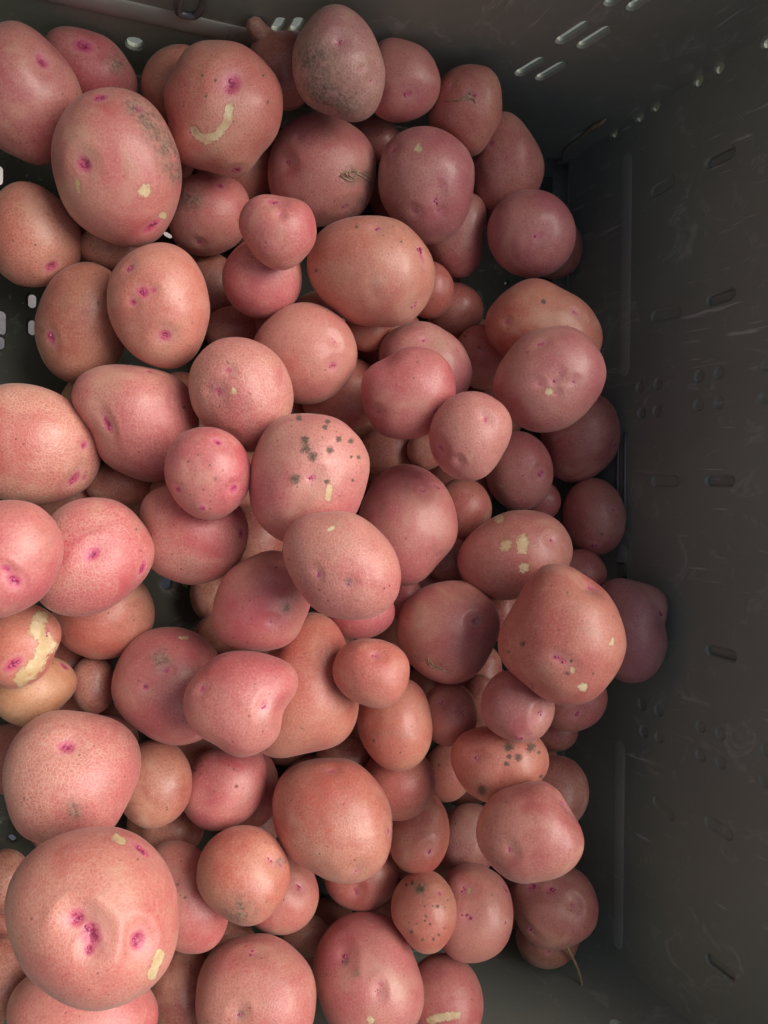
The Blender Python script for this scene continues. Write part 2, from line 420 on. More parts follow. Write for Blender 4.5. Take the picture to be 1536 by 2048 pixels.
def tube(path, rad, name, mat, parent=None, n=8, off=(0, 0, 0)):
    path = [np.array(p, float) for p in path]; V, Fs = [], []
    for k, p in enumerate(path):
        d = path[min(k + 1, len(path) - 1)] - path[max(k - 1, 0)]; d /= np.linalg.norm(d)
        a = np.cross(d, [0.3, .2, .93]); a /= np.linalg.norm(a); b = np.cross(d, a); r = rad(k / (len(path) - 1)) if callable(rad) else rad
        for j in range(n):
            t = 2 * math.pi * j / n; V.append(p + r * (math.cos(t) * a + math.sin(t) * b) - np.array(off))
    for k in range(len(path) - 1):
        for j in range(n):
            q = (j + 1) % n; Fs.append((k * n + j, k * n + q, (k + 1) * n + q, (k + 1) * n + j))
    Fs.append(tuple(range(n))[::-1]); Fs.append(tuple((len(path) - 1) * n + j for j in range(n)))
    return link(name, mesh_py(name, V, Fs, True), mat, parent)
for du in (0.0, .0055):      # glossy drainage ribs standing in the cove of the right wall
    y0, y1 = yR(1062 - du * 3000), yR(866)
    tube([(X_R - .0012 + du * .12, y, -.004 + du * 1.2) for y in np.linspace(y0, y1, 8)], .0013, 'rib', M_GLOSS, crate, 8, CO)
tube(HAND, .0021, 'hand_hold_frame', M_GLOSS, crate, 8, CO)
# rim and feet
def boxm(name, lo, hi):
    (a, b, c), (d, e, f) = lo, hi
    V = [np.array(p) - CO for p in [(a, b, c), (d, b, c), (d, e, c), (a, e, c), (a, b, f), (d, b, f), (d, e, f), (a, e, f)]]
    return link(name, mesh_py(name, V, [(3, 2, 1, 0), (4, 5, 6, 7), (0, 1, 5, 4), (1, 2, 6, 5), (2, 3, 7, 6), (3, 0, 4, 7)]), M_CRATE, crate)
dx = WALL_H * math.tan(LEAN) + .0045
boxm('rim', (X_R + dx, Y_B - dx - .02, WALL_H - .012), (X_R + dx + .02, Y_T + dx + .02, WALL_H + .004))
boxm('rim', (X_L - dx - .02, Y_B - dx - .02, WALL_H - .012), (X_L - dx, Y_T + dx + .02, WALL_H + .004))
boxm('rim', (X_L - dx, Y_T + dx, WALL_H - .012), (X_R + dx, Y_T + dx + .02, WALL_H + .004))
boxm('rim', (X_L - dx, Y_B - dx - .02, WALL_H - .012), (X_R + dx, Y_B - dx, WALL_H + .004))
for x in (X_L + .01, X_R - .03):
    for y in (Y_B + .01, Y_T - .03):
        boxm('foot', (x, y, -.2985), (x + .02, y + .02, ZF - TH))

V = [(x, y, z) for z in (-.3995, -.30) for (x, y) in ((X_L - .9, Y_B - .5), (X_R - .12, Y_B - .5), (X_R - .12, Y_T + .03), (X_L - .9, Y_T + .03))]  # pale slab added under the crate so its floor slots look bright
tag(link('added_slab', mesh_py('added_slab', V, [(3, 2, 1, 0), (4, 5, 6, 7), (0, 1, 5, 4), (1, 2, 6, 5), (2, 3, 7, 6), (3, 0, 4, 7)]), M_SLAB), kind='structure')
# box added behind the right wall, shaped to keep its holes dark
c2 = empty('light_blocker', (X_R + 2 * dx + .05, -.06, -.4))
tag(c2, 'added grey green box behind the right wall, keeping its holes dark', 'blocker')
CO2 = np.array(c2.location)
def slab(name, P, th, parent, org):
    P = [np.array(p) for p in P]; n = np.cross(P[1] - P[0], P[3] - P[0]); n = n / np.linalg.norm(n) * th
    V = [p - org for p in P] + [p - n - org for p in P]
    return link(name, mesh_py(name, V, [(0, 1, 2, 3), (7, 6, 5, 4), (0, 4, 5, 1), (1, 5, 6, 2), (2, 6, 7, 3), (3, 7, 4, 0)]), M_BLOCKER, parent)
xa = X_R + dx + .012; ya, yb = Y_B - .12, Y_T - .026; xb = xa + .42; zl, zh = -.399, WALL_H - .016
slab('wall', [(xa, ya, zl), (xa, ya, zh), (xa, yb, zh), (xa, yb, zl)], TH, c2, CO2)  # these four walls belong to the added light blocker
slab('wall', [(xb, yb, zl), (xb, yb, zh), (xb, ya, zh), (xb, ya, zl)], TH, c2, CO2)
slab('wall', [(xa + .005, yb, zl), (xa + .005, yb, zh), (xb - .005, yb, zh), (xb - .005, yb, zl)], TH, c2, CO2)
slab('wall', [(xb - .005, ya, zl), (xb - .005, ya, zh), (xa + .005, ya, zh), (xa + .005, ya, zl)], TH, c2, CO2)
slab('blocker_floor', [(xa + .005, ya + .005, zl + .02), (xb - .005, ya + .005, zl + .02), (xb - .005, yb - .005, zl + .02), (xa + .005, yb - .005, zl + .02)], TH, c2, CO2)

# ------------------------------------------------------------------ the potatoes, from the bottom of the heap to the top
# P(label, tint, outline, eyes=(x, y, size, angle, stretch, depth), peel / scab / dirt = marks on the skin, net = netted skin)
POT = []
def P(label, tint, outline, eyes=(), peel=(), scab=(), dirt=(), net=.5, k=.86, bumps=(), lod=6, lump=1.0):
    POT.append(dict(label=label, tint=tint, outline=outline, eyes=eyes, peel=peel, scab=scab, dirt=dirt, net=net, k=k, bumps=bumps, lod=lod, lump=lump))

# --- buried layer, seen in the gaps
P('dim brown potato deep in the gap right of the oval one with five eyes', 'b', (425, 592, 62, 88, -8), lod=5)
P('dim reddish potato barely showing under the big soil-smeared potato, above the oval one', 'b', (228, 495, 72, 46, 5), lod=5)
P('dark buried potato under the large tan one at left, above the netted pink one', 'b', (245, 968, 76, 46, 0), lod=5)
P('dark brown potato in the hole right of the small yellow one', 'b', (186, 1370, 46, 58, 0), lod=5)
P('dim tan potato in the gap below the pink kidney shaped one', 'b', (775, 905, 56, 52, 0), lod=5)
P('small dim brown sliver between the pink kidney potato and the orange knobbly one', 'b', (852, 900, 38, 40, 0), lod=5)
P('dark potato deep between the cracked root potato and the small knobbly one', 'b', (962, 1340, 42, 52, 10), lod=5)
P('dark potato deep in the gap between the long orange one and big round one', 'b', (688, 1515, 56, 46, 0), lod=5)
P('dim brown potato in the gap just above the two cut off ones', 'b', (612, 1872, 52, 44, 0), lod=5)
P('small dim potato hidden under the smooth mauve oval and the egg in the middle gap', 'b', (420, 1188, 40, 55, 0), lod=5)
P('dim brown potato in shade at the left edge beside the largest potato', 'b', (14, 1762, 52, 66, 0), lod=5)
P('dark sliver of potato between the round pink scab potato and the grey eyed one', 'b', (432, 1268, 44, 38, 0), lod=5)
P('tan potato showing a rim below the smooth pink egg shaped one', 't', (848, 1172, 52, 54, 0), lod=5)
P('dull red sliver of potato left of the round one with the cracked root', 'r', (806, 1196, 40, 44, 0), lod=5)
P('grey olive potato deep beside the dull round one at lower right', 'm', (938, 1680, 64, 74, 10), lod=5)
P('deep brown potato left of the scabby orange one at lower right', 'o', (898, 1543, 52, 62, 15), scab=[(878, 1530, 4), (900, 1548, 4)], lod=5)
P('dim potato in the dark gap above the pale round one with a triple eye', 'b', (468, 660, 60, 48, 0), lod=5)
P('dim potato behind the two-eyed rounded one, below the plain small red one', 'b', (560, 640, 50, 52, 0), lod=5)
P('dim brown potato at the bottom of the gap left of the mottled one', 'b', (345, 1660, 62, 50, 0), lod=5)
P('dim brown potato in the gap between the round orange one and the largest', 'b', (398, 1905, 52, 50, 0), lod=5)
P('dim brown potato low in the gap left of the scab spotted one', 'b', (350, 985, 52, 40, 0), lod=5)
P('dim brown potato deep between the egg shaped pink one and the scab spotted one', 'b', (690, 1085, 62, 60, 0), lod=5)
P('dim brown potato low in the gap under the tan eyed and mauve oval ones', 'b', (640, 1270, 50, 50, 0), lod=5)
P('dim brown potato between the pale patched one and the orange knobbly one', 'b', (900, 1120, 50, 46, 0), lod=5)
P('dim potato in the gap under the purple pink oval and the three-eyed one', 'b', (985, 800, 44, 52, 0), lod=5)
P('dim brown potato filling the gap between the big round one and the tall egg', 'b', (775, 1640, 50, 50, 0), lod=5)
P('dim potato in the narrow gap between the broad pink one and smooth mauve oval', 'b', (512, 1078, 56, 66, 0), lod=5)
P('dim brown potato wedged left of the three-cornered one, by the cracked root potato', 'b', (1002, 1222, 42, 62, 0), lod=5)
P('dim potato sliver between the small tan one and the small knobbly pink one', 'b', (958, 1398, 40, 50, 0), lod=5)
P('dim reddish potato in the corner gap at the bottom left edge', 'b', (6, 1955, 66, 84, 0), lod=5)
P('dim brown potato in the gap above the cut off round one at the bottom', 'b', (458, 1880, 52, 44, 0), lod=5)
# --- top left
P('dark tan potato with a stubby knob beside the grey netted one at the top', 'b', '500,95 520,68 555,60 590,60 630,80 640,150 610,205 565,222 525,205 500,155', lod=5, net=.2)
P('shaded brown potato peeking out left of the big potato with the hooked yellow graze', 'o', (358, 168, 75, 80, 0), lod=5)
P('red potato with a browed eye at the top left, behind the big ones', 'r', '97,65 150,54 200,68 245,105 270,145 277,185 250,220 190,228 130,195 95,130', eyes=[(165, 90, 15, 0, 1.5, .5)], dirt=[(232, 128, 22)])
P('large tan pink potato cut by the left edge near the top, with one eye', 'p', '20,42 50,47 100,84 140,130 165,183 160,250 130,305 95,331 48,322 0,297 -60,220 -80,130 -40,60', eyes=[(86, 119, 15, 70, 1.1, .8)])
P('big round orange pink potato with a hooked yellow graze', 'c', '385,90 430,80 470,84 510,105 545,145 566,200 564,235 550,270 528,305 503,330 494,347 475,357 445,350 400,338 360,322 340,280 330,215 340,150 358,112', eyes=[(463, 166, 22, -60, 1.3, .7), (385, 266, 9), (474, 345, 13)], peel=[([(460, 216), (454, 245), (436, 268), (412, 279), (396, 272), (388, 262)], 9.5)], scab=[(405, 150, 4), (431, 158, 5), (412, 192, 4), (527, 150, 4), (536, 204, 4)], net=.75, lod=7)
P('tan potato leaning on the shaded corner wall, behind the one with a dry stem scar', 'n', '1000,220 1020,228 1045,243 1070,280 1087,318 1085,360 1068,395 1040,420 1000,428 968,420 948,388 944,340 960,280 980,240', eyes=[(983, 284, 12)], lod=6)
P('orange potato with a feathery dry stem scar, near the far right corner', 'o', '880,165 905,138 935,129 972,134 998,160 1005,205 995,255 972,293 940,314 912,300 880,272 858,240 866,200', eyes=[(942, 190, 15, 20, 1.2, .6), (902, 171, 10)], peel=[], dirt=[(935, 192, 10)])
P('middle pink potato between the grey netted one and the stem scar one at the top', 'p', '755,85 800,76 840,90 868,122 881,163 871,205 840,235 795,246 755,232 735,190 738,125', eyes=[(818, 189, 15, -20, 1.2, .6)])
P('dull red potato in the shade behind the dry scarred one, under the grey netted one', 'n', (752, 282, 56, 46, 20), lod=5)
P('brown potato tucked behind the round mauve one by the right wall', 'o', (1108, 495, 58, 64, 0), eyes=[(1122, 522, 10)], lod=5)
P('round mauve pink potato by the right wall with one slit eye', 'm', (1063, 467, 89, 89, 0), eyes=[(1082, 470, 15, -50, 1.5, .6)], net=.2, lump=.5)
P('shaded red potato wedged under the purple eyed oval, right of the big glossy one', 'n', '960,392 972,430 968,490 950,535 925,560 895,548 860,520 840,470 860,420 910,390', scab=[(938, 498, 4)], lod=5)
P('dusky oval potato with a chain of purple eyes and a pale nick on top', 'm', '845,252 800,264 768,300 757,350 768,410 800,457 848,487 890,482 925,450 943,398 949,345 938,305 912,276 880,257', eyes=[(873, 401, 15, 60, 1.2, .5), (880, 372, 8), (877, 423, 9), (829, 425, 11), (785, 300, 10)], peel=[([(838, 297)], 9)], net=.5)
P('small red potato with a flat shadowed face beside the soil-smeared giant', 'r', '415,347 375,352 350,395 338,440 345,480 375,505 415,513 460,500 488,470 499,430 495,390 470,360', eyes=[(440, 370, 9), (398, 487, 8)], dirt=[(385, 398, 26)], net=.45)
P('brown oval potato at the left edge with one low eye, above the floor slots', 'o', '50,362 100,384 145,428 166,484 155,530 120,562 70,575 20,560 -12,525 -24,465 -12,400 20,370', eyes=[(106, 535, 15, -60, 1.2, .7)], net=.7)
P('very large pink potato with soil smeared over its right shoulder', 'p', '225,173 262,180 295,200 325,232 348,280 363,328 364,372 352,420 328,465 292,489 250,492 200,475 155,447 125,402 106,345 102,295 120,237 150,198 190,177', eyes=[(164, 327, 19, 0, 1.0, .8), (200, 190, 15), (305, 455, 13, -35, 1.9, .5), (277, 214, 13)], peel=[([(290, 382)], 13), ([(327, 431)], 8), ([(152, 362), (157, 384)], 4)], dirt=[(268, 212, 22), (290, 226, 26), (304, 246, 30), (320, 270, 32), (338, 300, 30), (348, 330, 26), (354, 352, 18)], net=.5, lump=.8, lod=7)
P('blocky pink potato with a frayed dry scar and a torn brown flap of skin', 'p', '630,222 590,235 555,268 537,320 540,380 565,430 620,455 670,448 715,435 742,395 752,350 745,300 722,262 685,238', eyes=[(572, 324, 15), (690, 419, 15, -50, 1.3, .6), (594, 275, 6)], peel=[], dirt=[(706, 352, 17), (728, 350, 14), (742, 372, 13), (728, 405, 14), (705, 428, 12)], scab=[(688, 352, 6), (706, 342, 5)])
P('grey mauve netted potato standing tallest at the top of the heap', 'g', '670,8 625,30 597,70 585,125 591,170 612,205 655,228 700,242 732,238 760,205 772,155 762,105 738,52 705,20', eyes=[(676, 84, 13, -20, 1.2, 1.0), (746, 161, 11), (752, 130, 7), (725, 141, 6)], dirt=[(640, 180, 50), (690, 205, 45), (625, 120, 40)], net=1.0)
P('small plain red potato under the small bright one with two eyes', 'r', (525, 556, 80, 81, 0), lod=6, lump=.7)
P('small bright pink potato with two eyes near its top, upper middle', 'r', '477,440 490,408 520,390 560,392 600,400 625,425 633,460 625,495 600,525 565,540 530,530 500,500 482,465', eyes=[(545, 400, 15, 0, 1.3, .6), (559, 428, 9, 0, 1, 1.0)])
P('small brown potato wedged behind the big glossy one, lower of two', 'o', (910, 620, 57, 55, 0), lod=5)
P('small brown potato wedged behind the big glossy one, upper of two', 'o', (858, 580, 50, 58, 0), lod=5)
P('small brown potato peeking from under the big glossy blocky one', 'o', (735, 660, 48, 44, 0), lod=5)
P('large glossy blocky potato with eyes along its right end', 't', '615,520 625,480 655,452 700,435 750,432 795,440 832,465 860,505 871,542 862,590 845,620 820,641 770,655 725,652 675,630 635,590 615,550', eyes=[(752, 451, 17, 10, 1.2, .6), (846, 510, 12, 62, 2.4, .6), (830, 612, 12, -50, 2.0, .5)], scab=[(632, 541, 5), (714, 452, 5), (803, 483, 4)], net=.45)
# --- right middle
P('brown speckled potato right of the pair around the pink kidney', 'o', (966, 714, 60, 65, 0), scab=[(958, 695, 3), (930, 672, 4)], lod=6)
P('dull pink potato behind the bright kidney shaped one', 'm', '840,642 800,652 765,680 757,715 768,760 820,790 880,795 925,790 942,760 940,720 922,685 885,657', eyes=[(848, 678, 12, 10, 1.6, .6), (918, 698, 10, 60, 1.4, .6)])
P('shaded red brown potato right of the pale shouldered one, under the pink kidney', 'o', (686, 790, 84, 73, -20), lod=6, net=.3)
P('rounded potato with two eyes at its right side, left of the pink kidney', 'p', '615,605 565,617 525,650 505,690 520,745 555,790 590,807 625,808 665,793 698,760 714,715 708,675 680,635', eyes=[(670, 678, 11, 50, 1.3, .7), (668, 734, 15, -30, 1.2, .6)], net=.35)
P('bright pink kidney shaped potato in the middle', 'r', '721,790 727,750 752,722 783,708 815,694 850,695 885,711 907,745 913,780 898,822 870,855 830,877 795,878 757,864 733,832', eyes=[(755, 827, 12), (873, 824, 13, -65, 1.5, .4)], bumps=[(766, 722, -7, 28)], net=.3)
P('large brown potato by the right wall behind the purple pink oval', 'o', '1050,560 1100,564 1150,590 1187,622 1203,665 1200,705 1150,740 1080,740 1010,715 975,675 974,630 1000,590', eyes=[(1153, 620, 14, 60, 1.3, .6), (1013, 646, 9)], scab=[(1087, 603, 7)], net=.1)
P('plain potato by the right wall below the large purple pink oval', 'n', '1195,787 1225,812 1242,850 1235,900 1205,942 1150,964 1105,950 1085,900 1085,830 1130,790', eyes=[(1230, 895, 12, 70, 1.5, .4)], net=.1)
P('small dark potato behind the scratched pink one at right', 'r', (1086, 1002, 36, 38, 0), lod=5)
P('small knobbly orange potato tucked right of the smooth pink egg shaped one', 'o', (924, 1020, 59, 64, 10), eyes=[(935, 985, 5)], lod=6, net=.2)
P('pink potato with a fine scratch and an eye at its right', 'p', (1038, 942, 68, 80, -10), eyes=[(1085, 949, 14, -40, 1.3, .6)], peel=[([(985, 967), (1010, 974)], 1.4)])
P('oval pink potato with three eyes below the kidney shaped one', 'p', '940,782 900,795 868,830 857,875 870,920 900,950 935,962 970,952 1000,920 1021,878 1020,830 990,797', eyes=[(970, 835, 13, 60, 1.2, .7), (880, 900, 15, 70, 1.3, .6), (917, 923, 10, 60, 1.1, .9)], net=.45)
P('large purple pink oval by the right wall with a ring of five eyes', 'm', '987,775 996,735 1030,686 1075,659 1120,652 1160,662 1195,695 1211,735 1206,775 1183,812 1140,850 1090,864 1045,855 1005,822', eyes=[(1109, 762, 14), (1076, 769, 9), (1147, 763, 10), (1120, 742, 8), (1112, 787, 8), (1083, 686, 9, -30, 1.7, .5)], peel=[([(1098, 784)], 8)], net=.1, lump=.8)
P('small oval potato alone against the right wall', 'n', '1125,1025 1140,982 1180,957 1223,971 1249,1013 1250,1055 1231,1095 1190,1111 1150,1092 1132,1062', eyes=[(1226, 1018, 8, 30, 1.4, .5), (1187, 1090, 13, 0, 1.2, -.4)], scab=[(1203, 1068, 3)], net=.2)
# --- left middle
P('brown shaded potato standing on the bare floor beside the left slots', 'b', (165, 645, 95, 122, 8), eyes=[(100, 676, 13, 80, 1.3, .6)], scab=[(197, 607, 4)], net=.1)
P('broad tan potato with a deep slit eye, left of the one with three eyes', 'p', '142,795 158,757 195,733 245,728 300,735 350,752 385,790 396,850 375,915 330,960 265,956 215,930 185,875 155,830', eyes=[(212, 848, 12, 75, 2.0, 1.0), (300, 742, 9)], scab=[(368, 814, 5)], net=.75)
P('oval potato with a cluster of five eyes standing over the bare floor slots', 't', '213,595 225,545 260,505 300,487 350,491 395,530 416,580 419,630 405,685 385,718 345,737 300,730 255,700 225,655', eyes=[(285, 584, 15, 10, 1.2, .6), (306, 580, 8), (262, 605, 9), (330, 675, 16, -20, 1.1, .7), (259, 532, 11)], net=.6)
P('large tan potato cut by the left edge with a pink eyed end', 't', '40,766 100,780 150,810 183,846 200,895 198,930 190,955 160,985 110,1006 60,1008 0,998 -60,950 -85,890 -60,810 -10,773', eyes=[(170, 892, 11), (150, 962, 14, -35, 1.7, .8), (172, 956, 8)], net=1.0, bumps=[(168, 925, -3, 20)])
P('pale pink round potato with a triple eye and a small yellow nick', 'p', '376,775 395,712 435,682 480,675 530,691 570,730 586,785 580,835 555,880 510,905 465,895 425,867 390,825', eyes=[(456, 737, 11), (435, 781, 14, 60, 1.2, .5), (417, 782, 8), (460, 866, 10)], peel=[([(467, 782)], 7)], net=.85)
P('large potato with dark green scab spots and a short yellow graze', 'p', '630,827 585,828 540,850 510,895 498,955 502,1015 530,1060 570,1085 630,1085 690,1050 722,1005 738,950 738,912 715,872 675,838', eyes=[(623, 957, 16, -30, 1.3, .7)], scab=[(610, 880, 11), (612, 898, 14), (625, 912, 12), (590, 958, 12), (650, 855, 7), (660, 900, 9), (678, 878, 8), (702, 882, 8), (718, 915, 6), (655, 963, 7), (655, 843, 7), (598, 836, 8), (705, 960, 5), (703, 914, 4), (645, 875, 4), (587, 1047, 4)], peel=[([(660, 975), (656, 996)], 6.5)], net=.5, lod=7)
P('broad pink potato under the small round red one', 'r', '300,985 350,972 420,972 470,1000 496,1045 497,1082 480,1120 445,1153 400,1168 350,1163 307,1142 285,1090 280,1035', eyes=[(400, 1032, 9), (484, 1066, 12, 80, 1.4, .6)], net=.7)
P('small round red potato with three eyes and brown specks', 'r', '328,940 340,895 370,863 410,854 458,866 490,902 503,945 490,995 460,1027 415,1040 370,1022 340,985', eyes=[(435, 883, 10, 20, 1.4, .8), (353, 980, 11), (470, 978, 12), (405, 1016, 9, 0, 1, -.5)], scab=[(376, 923, 4), (397, 909, 3), (432, 958, 4), (446, 940, 2.5), (420, 930, 2.5), (380, 990, 2.5)], net=.15, lump=.7)
P('red brown potato under the netted pink one, left of the bare floor gap', 'o', (207, 1228, 103, 90, -10), scab=[(268, 1240, 3), (240, 1252, 3), (190, 1262, 3)], net=.3)
P('small yellow tan potato with a pointed pink tip at the left edge', 'y', '155,1358 140,1330 100,1310 40,1308 0,1330 -22,1380 0,1432 40,1453 75,1453 115,1422 148,1385', eyes=[(130, 1331, 10, -20, 1.4, .4)], net=.3)
P('half peeled potato at the left edge with a large yellow bare patch', 'o', '122,1270 113,1238 90,1218 45,1205 0,1225 -35,1270 -30,1335 0,1372 30,1377 75,1361 107,1318', eyes=[(97, 1266, 9, -60, 1.5, .6), (25, 1331, 14, -35, 1.9, .6)], peel=[([(82, 1236), (72, 1262), (90, 1276), (100, 1290), (84, 1302), (78, 1325), (60, 1345), (42, 1360)], 15)], net=.2, lod=7)
P('pink netted potato with a deep single eye, left of centre', 'r', '190,994 240,1003 280,1038 304,1083 306,1120 287,1160 245,1200 200,1225 150,1233 105,1225 75,1195 68,1130 85,1065 130,1010', eyes=[(186, 1106, 17, -40, 1.4, .9), (286, 1135, 12, -60, 1.7, .4)], scab=[(273, 1058, 4)], net=1.0)
P('bright pink potato cut by the left edge with a shiny wrinkled eye', 'r', '35,1001 78,1012 112,1047 127,1088 121,1130 98,1178 60,1212 0,1235 -50,1225 -80,1170 -85,1100 -60,1030 -15,1005', eyes=[(29, 1166, 15, 50, 1.5, .9), (14, 1140, 10, 50, 1.3, .7)], net=.15)
# --- centre low
P('dark red potato behind the big three-cornered one', 'n', (1160, 1150, 54, 52, 0), lod=5)
P('large dull potato with pale scuffed patches right of centre', 'n', '916,1112 940,1068 985,1035 1040,1020 1092,1028 1130,1057 1144,1095 1135,1135 1100,1170 1050,1195 990,1200 945,1180 922,1150', eyes=[(1105, 1080, 12)], peel=[([(1012, 1090)], 12), ([(1045, 1080), (1045, 1098)], 11), ([(1048, 1136)], 10), ([(998, 1037)], 10)], net=.15, lod=7)
P('smooth pink egg shaped potato with a rosy eye at upper right', 'p', '800,927 770,938 740,972 718,1020 715,1080 740,1135 785,1165 830,1168 875,1130 902,1098 916,1060 913,1025 898,985 872,952 840,934', eyes=[(848, 980, 15, 30, 1.1, .7), (873, 972, 9, 50, 2.0, .5), (875, 1113, 9)], net=.3)
P('small red potato squeezed beneath the smooth mauve oval', 'r', (720, 1222, 70, 56, 0), scab=[(760, 1262, 3)], lod=6)
P('large orange brown potato lying under the knobbly pink one, plain skin', 'o', '615,1225 665,1240 692,1290 706,1350 718,1415 700,1470 650,1500 580,1514 525,1507 500,1450 510,1370 545,1290 578,1245', scab=[(608, 1308, 3), (605, 1455, 4)], net=.15)
P('reddish rim of a potato behind the large netted one at lower left', 'r', (222, 1478, 56, 50, 0), lod=5)
P('round dull pink potato with a grey dot eye, left of the knobbly one', 'p', '222,1385 232,1330 265,1280 310,1257 360,1255 405,1275 432,1302 455,1350 450,1410 425,1460 385,1486 340,1489 290,1470 245,1435', eyes=[(290, 1372, 9, 0, 1, .7), (333, 1338, 9)], scab=[(289, 1372, 4)], peel=[([(361, 1276), (374, 1275)], 3.5)], dirt=[(320, 1320, 22)], net=.35, lump=.6)
P('round pink potato with a tan budded eye and a pale rough patch', 'r', '424,1235 430,1190 455,1145 495,1115 535,1103 575,1108 610,1140 625,1180 617,1222 598,1265 565,1293 530,1303 485,1300 445,1280', eyes=[(540, 1247, 13, 20, 1.1, .8), (553, 1132, 9, 0, 1.2, .9)], dirt=[(573, 1216, 9)], scab=[(553, 1132, 4)], net=.25)
P('smooth mauve pink oval potato with a small tan triangular scar, centre', 'p', '567,1085 580,1050 615,1030 665,1023 715,1030 752,1056 785,1095 802,1140 800,1175 783,1210 750,1232 710,1241 665,1235 620,1210 592,1172 572,1132', eyes=[(635, 1150, 9, 80, 1.5, .7), (697, 1167, 13, 0, 1.1, .5)], dirt=[(697, 1165, 9)], peel=[([(659, 1059), (667, 1055)], 4)], net=.55, lump=.6)
P('round pink potato with a cracked dry root and a tan eye', 'p', '910,1161 860,1170 820,1195 796,1240 797,1285 822,1330 860,1360 900,1369 945,1355 980,1310 998,1260 992,1218 965,1180', eyes=[(952, 1240, 12, -20, 1.1, .7), (880, 1340, 7, 25, 2.4, .7)], dirt=[(952, 1240, 8)], net=.3)
P('mauve potato with a notched side leaning against the right wall', 'g', '1250,1157 1215,1162 1196,1220 1205,1320 1230,1356 1265,1367 1302,1357 1325,1325 1336,1280 1331,1248 1336,1215 1325,1186 1290,1166', eyes=[(1324, 1222, 13, 60, 1.2, .8)], net=.05)
P('dim brown potato below the red one at right, near the dark wall', 'b', (1112, 1458, 46, 46, 0), lod=5)
P('red potato under the right of the big three-cornered one', 'n', (1146, 1400, 70, 63, -20), eyes=[(1150, 1431, 12, -35, 1.6, .6)], lod=6, net=.1)
P('small tan potato with one eye between the tall egg and the knobbly small one', 't', (899, 1428, 57, 65, 0), eyes=[(880, 1405, 12), (928, 1425, 9, -60, 1.4, .5)], net=.2)
P('dim brown potato behind the dull round one at lower right by the wall', 'b', (1108, 1588, 70, 78, 10), lod=6)
P('orange potato with black scab spots at lower right', 'o', '901,1517 912,1478 950,1455 1010,1448 1065,1463 1095,1500 1098,1530 1078,1567 1040,1596 990,1608 945,1593 912,1555', eyes=[(950, 1517, 14, 0, 1.3, .6)], scab=[(1018, 1495, 11), (1062, 1495, 11), (1018, 1513, 7), (1036, 1515, 9), (1013, 1528, 8), (1078, 1505, 5), (963, 1580, 12), (1023, 1575, 5), (1082, 1553, 5)], net=.2, lod=7)
P('small knobbly pink potato with two deep eyes below the big three-cornered one', 'm', '961,1412 970,1375 1003,1343 1060,1350 1100,1385 1109,1422 1095,1462 1052,1486 1005,1475 972,1450', eyes=[(1084, 1430, 15, -60, 1.3, 1.0), (1040, 1473, 12, 0, 1.2, -.7), (985, 1370, 8)], net=.15)
P('largest right hand potato, three-cornered, with a purple eye and dark pits', 'o', '995,1305 1000,1258 1025,1210 1058,1157 1095,1130 1128,1127 1160,1145 1200,1170 1230,1207 1250,1258 1250,1302 1235,1345 1200,1388 1150,1411 1105,1405 1060,1377 1020,1342', eyes=[(1118, 1320, 13, 25, 1.9, .5), (1185, 1166, 16, 40, 1.2, .8)], scab=[(1045, 1288, 8), (1143, 1323, 5), (1135, 1347, 5), (1017, 1303, 4), (1065, 1375, 4), (1135, 1185, 3), (1117, 1260, 3), (1187, 1347, 3), (1062, 1368, 3)], peel=[([(1165, 1374)], 9), ([(1146, 1340)], 6), ([(1226, 1280), (1223, 1288)], 4)], bumps=[(1178, 1172, -7, 26)], net=.2, lod=7)
P('large shaded orange potato left of the grey olive one', 'o', (836, 1663, 64, 88, 0), eyes=[(860, 1706, 14, -30, 1.2, .6)], net=.15)
P('plain orange potato under the tall egg shaped one', 'o', (797, 1566, 74, 76, 0), eyes=[(866, 1556, 10, 80, 1.3, .5)], net=.2)
P('egg shaped orange potato standing under the small bright round one', 'o', '716,1450 725,1410 760,1370 800,1355 835,1368 857,1405 866,1460 852,1510 810,1542 765,1533 730,1495', scab=[(747, 1482, 4)], net=.3)
P('small bright orange potato with one pink dimple, right of centre', 'o', '664,1345 674,1306 703,1283 745,1277 788,1289 818,1328 817,1365 802,1395 770,1416 730,1412 690,1390', eyes=[(752, 1307, 16, 20, 1.2, .9)], net=.2)
P('dull red potato behind the small mottled one', 'r', (506, 1575, 52, 80, 0), lod=5)
P('mottled pink potato with dark pits under the knobbly one', 'r', '362,1608 370,1555 395,1515 440,1495 500,1492 527,1510 535,1553 520,1608 487,1643 445,1662 390,1648', scab=[(472, 1573, 5), (375, 1596, 6), (390, 1540, 4), (400, 1548, 3), (468, 1538, 3), (430, 1582, 3)], net=.25)
P('knobbly pink potato with a folded eye at its right end', 'r', '366,1410 380,1360 418,1321 465,1302 520,1304 568,1320 594,1352 593,1382 573,1410 565,1445 550,1480 520,1505 485,1514 445,1502 400,1475 373,1440', eyes=[(531, 1412, 13, -65, 1.5, .8), (403, 1376, 10, -50, 1.3, .5), (430, 1497, 9)], bumps=[(560, 1420, -3, 22)], net=.3)
